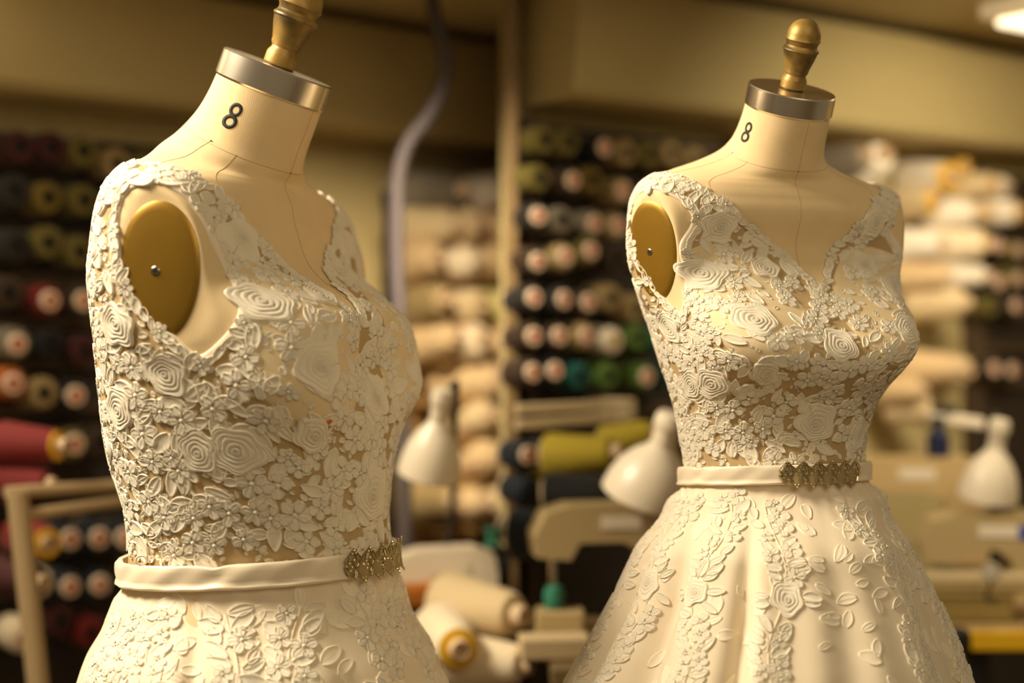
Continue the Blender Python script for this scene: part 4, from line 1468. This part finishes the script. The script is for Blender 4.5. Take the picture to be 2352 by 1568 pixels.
def make_dress(inst, label, rng, zmin):
    S = inst['S']
    d = thing('wedding_dress', label, 'dress', (inst['X'], inst['D'], inst['z0']), inst['yaw'], 'lace wedding dresses', inst['scale'])
    # bodice net and cups
    il, ir = int(np.argmin(ARM_S[:, 0])), int(np.argmax(ARM_S[:, 0]))
    rolled = np.roll(ARM_S, -il, axis=0)
    kr = (ir - il) % len(ARM_S)
    low, upp = rolled[:kr + 1], np.vstack([rolled[kr:], rolled[:1]])[::-1]
    t0, t1 = ARM_S[il, 0], ARM_S[ir, 0]

    def mono(c):
        o_ = np.argsort(c[:, 0])
        return c[o_, 0], c[o_, 1]
    neckf = neck_v
    lowf = lambda a: np.interp(np.abs(a), *mono(low))
    uppf = lambda a: np.interp(np.abs(a), *mono(upp))
    v0f = lambda a: np.full(np.shape(a), R_BELT - 3.0)
    V_, F_, b_ = [], [], 0
    for (ua, ub_, n, fa, fb) in ((-t0, t0, 90, v0f, neckf), (t1, 2 * math.pi - t1, 150, v0f, lambda a: neckf(np.where(a > math.pi, 2 * math.pi - a, a))),
                                 (t0, t1, 70, v0f, lowf), (-t1, -t0, 70, v0f, lowf), (t0, t1, 70, uppf, neckf), (-t1, -t0, 70, uppf, neckf)):
        a = np.linspace(ua, ub_, n)
        f = np.linspace(0, 1, 70)[:, None]
        vv = fa(a)[None] * (1 - f) + np.maximum(fb(a), fa(a) + 0.01)[None] * f
        X = S.pos(np.broadcast_to(a[None], vv.shape), vv, np.full(vv.shape, 0.0016))
        V_.append(X.reshape(-1, 3)); F_.append(grid_faces(70, n) + b_); b_ += n * 70
    put('bodice_net', np_mesh('bodice_net', np.concatenate(V_), np.concatenate(F_)), M_TULLE, d)
    for sg in (1, -1):
        rho, ph = np.meshgrid(np.linspace(0.001, 1, 16), np.linspace(0, 2 * math.pi, 73), indexing='ij')
        cu = 0.53 + 0.42 * rho * np.cos(ph)
        cv = 88 + rho * np.where(np.sin(ph) > 0, 26, 19) * np.sin(ph)
        cv = np.minimum(cv, neckf(sg * cu) - 0.6)
        hh = np.where(rho > 0.97, 0.0014, 0.0024)
        put('cup_lining', np_mesh('cup_lining', S.pos(sg * cu, cv, hh).reshape(-1, 3), grid_faces(16, 73)), M_CUP, d)
        # satin tape round the armhole
        cen_ = ARM_S.mean(0)
        q_a = np.vstack([ARM_S, ARM_S[:1]])
        X = np.stack([S.pos(sg * (cen_[0] + (q_a[:, 0] - cen_[0]) * k), cen_[1] + (q_a[:, 1] - cen_[1]) * k, np.full(len(q_a), h))
                      for k, h in ((0.90, -0.0008), (0.905, 0.0014), (0.93, 0.0024), (0.99, 0.0026), (1.03, 0.0022), (1.04, 0.0))])
        put('armhole_binding', np_mesh('armhole_binding', X.reshape(-1, 3), grid_faces(6, len(q_a))), M_SATIN, d)
    lace_bodice(S, d, rng)
    # skirt
    K, zz = make_skirt_surf(inst, rng)
    nt, nth = K.P.shape[:2]
    put('skirt', np_mesh('skirt', K.P.reshape(-1, 3), grid_faces(nt, nth)), M_SKIRT, d)

    def row(z):
        return float(np.interp(z, zz, np.arange(len(zz))))
    for (u0, dense) in inst['vines']:
        z = -0.022 - rng.uniform(0, 0.02)
        ph = rng.uniform(0, 6)
        amp = 0.011
        path_z = np.arange(z, zmin - 0.01, -0.006)
        lastr = 0
        # stem in segments
        seg = 0
        while seg < len(path_z) - 2:
            n = int(rng.integers(7, 12))
            a = path_z[seg:seg + n + 1]
            if len(a) < 3:
                break
            v0 = row(a[0]); gt = float(K.lut(K.gt, u0, v0))
            q = np.array([row(z_) - v0 for z_ in a]) * gt
            p = amp * np.sin(ph + a * 38)
            lay(K, 'skirt_lace_stem', motif_cord(np.stack([p, q], 1), 0.0018, 0.0012), u0, v0, 0.0, 0.0006, d, M_LACE)
            seg += n
        zc = z
        k = 0
        while zc > zmin:
            gth = float(K.lut(K.gth, u0, row(zc)))
            x = amp * math.sin(ph + zc * 38)
            sd = 1 if k % 2 else -1
            u = u0 + (x + sd * rng.uniform(0.009, 0.014)) / gth
            v = row(zc)
            r = rng.random()
            if zc < inst['rose_z'] - lastr * 0.13 and lastr < 2:
                R = rng.uniform(0.019, 0.024)
                lay(K, 'skirt_lace_rose', motif_rose(R, rng, H=0.0022), u0 + x / gth, row(zc - 0.012), rng.uniform(0, 6), 0.0010, d, M_LACE)
                for a in (-1.9, -1.3, 1.2, 1.9, 0.2):
                    L = rng.uniform(0.018, 0.026)
                    aa = a + rng.normal(0, 0.2)
                    uu = u0 + (x - math.sin(aa) * (R + L * 0.4)) / gth
                    lay(K, 'skirt_lace_leaf', motif_leaf(L, rng, 0.0016), uu, row(zc - 0.012 + math.cos(aa) * (R + L * 0.4)), aa, 0.0006, d, M_LACE)
                lastr += 1
                zc -= 0.04
            elif r < 0.42:
                R = rng.uniform(0.011, 0.016)
                lay(K, 'skirt_lace_flower', motif_flower(R, rng, H=0.0017), u, v, rng.uniform(0, 6), 0.0008, d, M_LACE)
                zc -= rng.uniform(0.008, 0.013) / dense
            else:
                L = rng.uniform(0.019, 0.031)
                lay(K, 'skirt_lace_leaf', motif_leaf(L, rng, 0.0016), u + sd * 0.004 / gth, v, -sd * rng.uniform(0.4, 1.5) + rng.choice([0, math.pi]), 0.0006, d, M_LACE)
                zc -= rng.uniform(0.005, 0.009) / dense
            k += 1
    # soft lace showing through the outer tulle between the vines
    for _ in range(140):
        u = rng.uniform(-1.3, 2.3); z = rng.uniform(zmin, -0.02)
        lay(K, 'skirt_veiled_leaf', motif_leaf(rng.uniform(0.018, 0.032), rng, 0.0008), u, row(z), rng.uniform(0, 6), 0.0002, d, M_VEIL)
    if inst.get('speck'):
        u, v = inst['speck']
        p = S.pos(u, v, np.array(0.006))
        lay(S, 'orange_lint', motif_leaf(0.006, rng, 0.001), u, v, 0.4, 0.0052, d, M_ORANGE)
    if inst.get('thread'):
        u0, z = inst['thread']
        b = K.pos(u0, row(z), np.array(0.0))
        n = K.lut(K.N, u0, row(z))
        b2 = K.pos(u0, row(z - 0.028), np.array(0.0))
        pts = [b, b + n * 0.012 + (0, 0, -0.004), b + n * 0.022 + (0, 0, -0.010), b + n * 0.024 + (0, 0, -0.016), b2 + n * 0.010 + (0, 0, 0.006), b2]
        pts = catmull(np.array(pts), 6)
        MB().tube(list(pts), 0.00022, 5).build('loose_thread', M_LACE, d, smooth=True)
    return d


def make_sash(inst, label, rng):
    S = inst['S']
    t = thing('bridal_sash', label, 'sash', (inst['X'], inst['D'], inst['z0']), inst['yaw'], 'satin bridal sashes', inst['scale'])
    th = np.linspace(-math.pi, math.pi, 321)
    base = S.pos(th, np.full(len(th), 28.0), np.full(len(th), 0.0075))
    nrm = S.lut(S.N, th, np.full(len(th), 28.0)).copy()
    nrm[:, 2] = 0
    nrm /= np.linalg.norm(nrm, axis=1, keepdims=True)
    # the back of the loose sash stands off the body
    off = inst['sash_loose'] * np.exp(-((np.abs(th) - 2.3) / 0.6) ** 2)
    base = base + nrm * off[:, None]
    ztilt = 0.009 * np.cos(th)
    pinch = np.exp(-((th - 1.33) / 0.07) ** 2)
    prof = [(-0.0118, -0.0035), (-0.0125, 0.0022), (-0.0112, 0.0042), (-0.0092, 0.0040), (-0.0080, 0.0022), (-0.0040, 0.0026), (0.0, 0.0030),
            (0.0050, 0.0032), (0.0096, 0.0030), (0.0116, 0.0022), (0.0122, 0.0008), (0.0116, -0.0035)]
    X = np.zeros((len(prof), len(th), 3))
    for i, (dz, dh) in enumerate(prof):
        wob = 0.0006 * np.sin(th * 9 + i * 0.7) + 0.0004 * np.sin(th * 23 + i)
        X[i] = base + nrm * (dh + wob - 0.002 * pinch * (1 if -0.006 < dz < 0.006 else 0))[:, None]
        X[i, :, 2] = ztilt + dz - 0.0016 * pinch * np.sign(dz) - 0.001 * pinch
    put('ribbon', np_mesh('ribbon', X.reshape(-1, 3), grid_faces(len(prof), len(th))), M_SATIN, t)
    # little thread loop that carries the sash at the back
    lc = base[int(np.argmin(np.abs(th - inst['loop_u'])))] + (0, 0, 0.013)
    ph = np.linspace(0, 2 * math.pi, 21)
    MB().tube([lc + np.array((0.0, 0.0052 * math.cos(a), 0.0042 * math.sin(a))) @ rotz(-inst['yaw']).T[:3] if False else lc + rotz(-inst['yaw']) @ np.array((0.0052 * math.cos(a), 0, 0.0042 * math.sin(a))) for a in ph], 0.0011, 6, caps=False).build('belt_loop', M_SATIN, t, smooth=True)
    # beaded applique at the centre front
    zr = np.linspace(-0.03, 0.03, 13)
    G = np.zeros((13, len(th), 3))
    for i, z in enumerate(zr):
        G[i] = base + nrm * (0.0045 + 0.55 * max(0.0, -z - 0.009))
        G[i, :, 2] = ztilt + z
    B = Surf(G)
    ap = None
    half, hh = 0.0625, 0.0165
    NP = 6                          # points along top and bottom
    step = 2 * half / NP

    def loc(a, b, h=0.0):
        gth = float(B.lut(B.gth, 0.0, 6.0))
        return B.pos(-a / gth, 6.0 + b / 0.005, np.array(h))
    # outline zigzag backing
    topz, botz = [], []
    xs = np.linspace(-half, half, NP * 8 + 1)
    for x in xs:
        f = ((x + half) / step) % 1.0
        tri = 1 - abs(2 * f - 1)
        f2 = ((x + half) / step + 0.35) % 1.0
        tri2 = 1 - abs(2 * f2 - 1)
        edge = min(1.0, (half - abs(x)) / (step * 0.45) + 0.12)
        topz.append((0.0085 + 0.009 * tri) * edge)
        botz.append((-0.0075 - 0.010 * tri2) * edge)
    vs = [loc(x, z, 0.0008) for x, z in zip(xs, topz)] + [loc(x, z, 0.0008) for x, z in zip(xs, botz)]
    n = len(xs)
    fs = [(i, i + 1, n + i + 1, n + i) for i in range(n - 1)]
    ap = MB().add(vs, fs).build('beaded_applique', M_NET, t, smooth=True)
    ap['label'] = 'antique gold beaded applique with zigzag edges'
    # beads: unit octahedral sphere shared
    ico = MB()
    ico.lathe([(0.0, -1.0), (0.7, -0.7), (1.0, 0), (0.7, 0.7), (0.0, 1.0)], 7)
    sph_v, sph_f = np.array(ico.v), ico.f
    seed = MB()

    def strand(p0, p1, r=0.00075, gap=1.75):
        L = math.hypot(p1[0] - p0[0], p1[1] - p0[1])
        k = max(2, int(L / (r * gap)))
        for i in range(k):
            f = (i + 0.5) / k
            c = loc(p0[0] + (p1[0] - p0[0]) * f, p0[1] + (p1[1] - p0[1]) * f, 0.0016)
            seed.add(sph_v * r * rng.uniform(0.85, 1.15) + c, sph_f)
    tops = [(-half + step * (i + 0.5), 0.0180) for i in range(NP)]
    bots = [(-half + step * (i + 0.15 + 0.0), -0.0178) for i in range(1, NP + 1)]
    bots = [(x - 0.002, z) for x, z in bots if x < half - 0.004]
    mids = [(-half + step * i, 0.001) for i in range(NP + 1)]
    crystals = []
    for i, (x, z) in enumerate(tops):
        for dx in (-1, 1):
            strand((x, z), (x + dx * step * 0.5, 0.0065))
            strand((x, z - 0.004), (x + dx * step * 0.42, 0.003))
            strand((x + dx * step * 0.5, 0.0065), (x + dx * step * 0.05, -0.004))
        crystals += [(x, z - 0.0018, 0.0018), (x - 0.002, z - 0.005, 0.0013), (x + 0.0022, z - 0.0045, 0.0013)]
    for i, (x, z) in enumerate(bots):
        for dx in (-1, 1):
            strand((x, z), (x + dx * step * 0.5, -0.0065))
            strand((x, z + 0.004), (x + dx * step * 0.42, -0.002))
        crystals += [(x, z + 0.002, 0.0018), (x + 0.002, z + 0.005, 0.0012), (x - 0.002, z + 0.005, 0.0012)]
    for (x, z) in mids:
        crystals += [(x * 0.97, z, 0.0017), (x * 0.97 + step * 0.3, z - 0.001, 0.0013), (x * 0.97 + step * 0.65, z + 0.0008, 0.0015), (x * 0.97 + step * 0.5, -0.0045, 0.0012)]
    strand((-half, 0.001), (-half + step * 0.5, 0.012)); strand((-half, 0.001), (-half + step * 0.5, -0.010))
    strand((half, 0.001), (half - step * 0.4, 0.012)); strand((half, 0.001), (half - step * 0.4, -0.010))
    for i in range(NP):                 # inner lattice of each diamond
        x = -half + step * (i + 0.5)
        for (a, b) in (((-0.5, 0.0065), (0.0, -0.013)), ((0.5, 0.0065), (0.0, -0.013)), ((-0.3, 0.012), (0.3, -0.006)), ((0.3, 0.012), (-0.3, -0.006)), ((-0.5, 0.0), (0.5, 0.0)), ((-0.25, -0.010), (0.25, -0.002)), ((-0.2, 0.004), (0.25, 0.010))):
            strand((x + a[0] * step, a[1]), (x + b[0] * step, b[1]), 0.00065)
        crystals += [(x, 0.0065, 0.0016), (x + 0.004, 0.0005, 0.0014), (x - 0.004, -0.0035, 0.0014), (x + 0.001, -0.0065, 0.0012), (x - 0.005, 0.004, 0.0012)]
    sb = seed.build('seed_beads', M_BEAD, ap, smooth=True)
    tag(sb, kind='stuff')
    cmesh = MB().lathe([(0.0, -0.6), (0.95, -0.2), (1.0, 0.05), (0.62, 0.62), (0.0, 0.66)], 8).mesh('crystal')
    cmesh.materials.append(M_CRYSTAL)
    from mathutils import Matrix, Vector
    for (x, z, r) in crystals:
        if abs(x) > half:
            continue
        p = loc(x, z, 0.0018)
        gth = float(B.lut(B.gth, 0.0, 6.0))
        nn = B.lut(B.N, -x / gth, 6.0 + z / 0.005)
        qt = Vector(nn).to_track_quat('Z', 'Y') @ Matrix.Rotation(rng.uniform(0, 3), 3, 'Z').to_quaternion()
        o = put('crystal', cmesh, None, ap, loc=p, rot=qt.to_euler(), scale=(r, r, r))
    bug = MB().lathe([(0, -1), (0.16, -1), (0.16, 1), (0, 1)], 7).mesh('bugle_bead', True)
    bug.materials.append(M_CRYSTAL)
    for i in range(NP):
        x = -half + step * (i + 0.5)
        for (dx, z, a) in ((-0.0048, 0.0085, 0.25), (-0.0032, 0.0080, 0.25), (0.0040, 0.0075, -0.3), (0.0015, -0.0085, 0.3), (0.0032, -0.0088, 0.3), (-0.0065, -0.0075, -0.3)):
            p = loc(x + dx, z, 0.0022)
            u = -(x + dx) / float(B.lut(B.gth, 0.0, 6.0))
            tx = loc(x + dx + 0.001, z) - loc(x + dx - 0.001, z); tx /= np.linalg.norm(tx)
            ax = tx * math.sin(a) + np.array((0, 0, math.cos(a)))
            qt = Vector(ax).to_track_quat('Z', 'Y')
            put('bugle_bead', bug, None, ap, loc=p, rot=qt.to_euler(), scale=(0.0030,) * 3)
    return t


INST['left'].update(skL=[(292, 1290), (285, 1325), (243, 1400), (200, 1530), (189, 1568), (100, 1900)],
                    skR=[(904, 1280), (920, 1330), (950, 1400), (990, 1480), (1012, 1530), (1028, 1568), (1120, 1900)], skmax=0.27,
                    valleys=[(1.42, 0.12, 0.06), (1.02, 0.08, 0.08), (0.55, 0.06, 0.10), (1.90, 0.05, 0.10), (2.4, 0.05, 0.1), (0.05, 0.03, 0.15), (-0.5, 0.05, 0.1), (-1.1, 0.05, 0.1), (-1.8, 0.05, 0.1), (-2.5, 0.05, 0.1)],
                    vines=[(2.20, 1.5), (1.95, 1.6), (1.68, 1.5), (1.22, 1.5), (0.80, 1.5), (0.30, 1.1), (-0.10, 1.0), (-0.6, 0.8)], rose_z=-0.105, sash_loose=0.004, loop_u=1.95,
                    speck=(0.52, 71.0))
INST['right'].update(skL=[(1573, 1095), (1566, 1112), (1540, 1135), (1498, 1190), (1460, 1260), (1418, 1350), (1368, 1440), (1328, 1510), (1308, 1545), (1295, 1570)],
                     skR=[(1994, 1095), (2002, 1112), (2030, 1140), (2070, 1220), (2102, 1290), (2142, 1370), (2182, 1460), (2212, 1540), (2222, 1570)], skmax=0.30,
                     valleys=[(0.72, 0.11, 0.06), (1.22, 0.08, 0.08), (1.62, 0.06, 0.08), (0.1, 0.03, 0.12), (-0.65, 0.035, 0.10), (-1.1, 0.04, 0.1), (2.2, 0.05, 0.1), (-1.8, 0.05, 0.1), (-2.5, 0.05, 0.1), (2.9, 0.05, 0.1)],
                     vines=[(1.85, 1.4), (1.45, 1.6), (1.00, 1.6), (0.52, 1.7), (-0.34, 1.6), (-0.85, 1.1)], rose_z=-0.12, sash_loose=0.001, loop_u=-1.9,
                     thread=(1.52, -0.135))
for key, lab_f, lab_d, lab_s, zmin in (
        ('left', 'cream linen dress form size 8 seen nearly side-on, the larger one on the left', 'ivory lace wedding dress on the larger form, seen from its side, rosy lace bodice', 'ivory satin sash with beaded applique at far right, on the side-on dress', -0.17),
        ('right', 'cream linen dress form size 8 with whole egg-shaped finial, the smaller one on the right', 'ivory lace wedding dress on the smaller form, turned to show its whole V neckline', 'ivory satin sash whose whole zigzag beaded applique faces the camera, on the right dress', -0.30)):
    q_ = INST[key]
    rng_ = np.random.default_rng(11 if key == 'left' else 11)
    NECK_D[0] = 0.07 if key == 'left' else -0.07
    make_form(q_, lab_f, rng_)
    make_dress(q_, lab_d, rng_, zmin)
    make_sash(q_, lab_s, rng_)
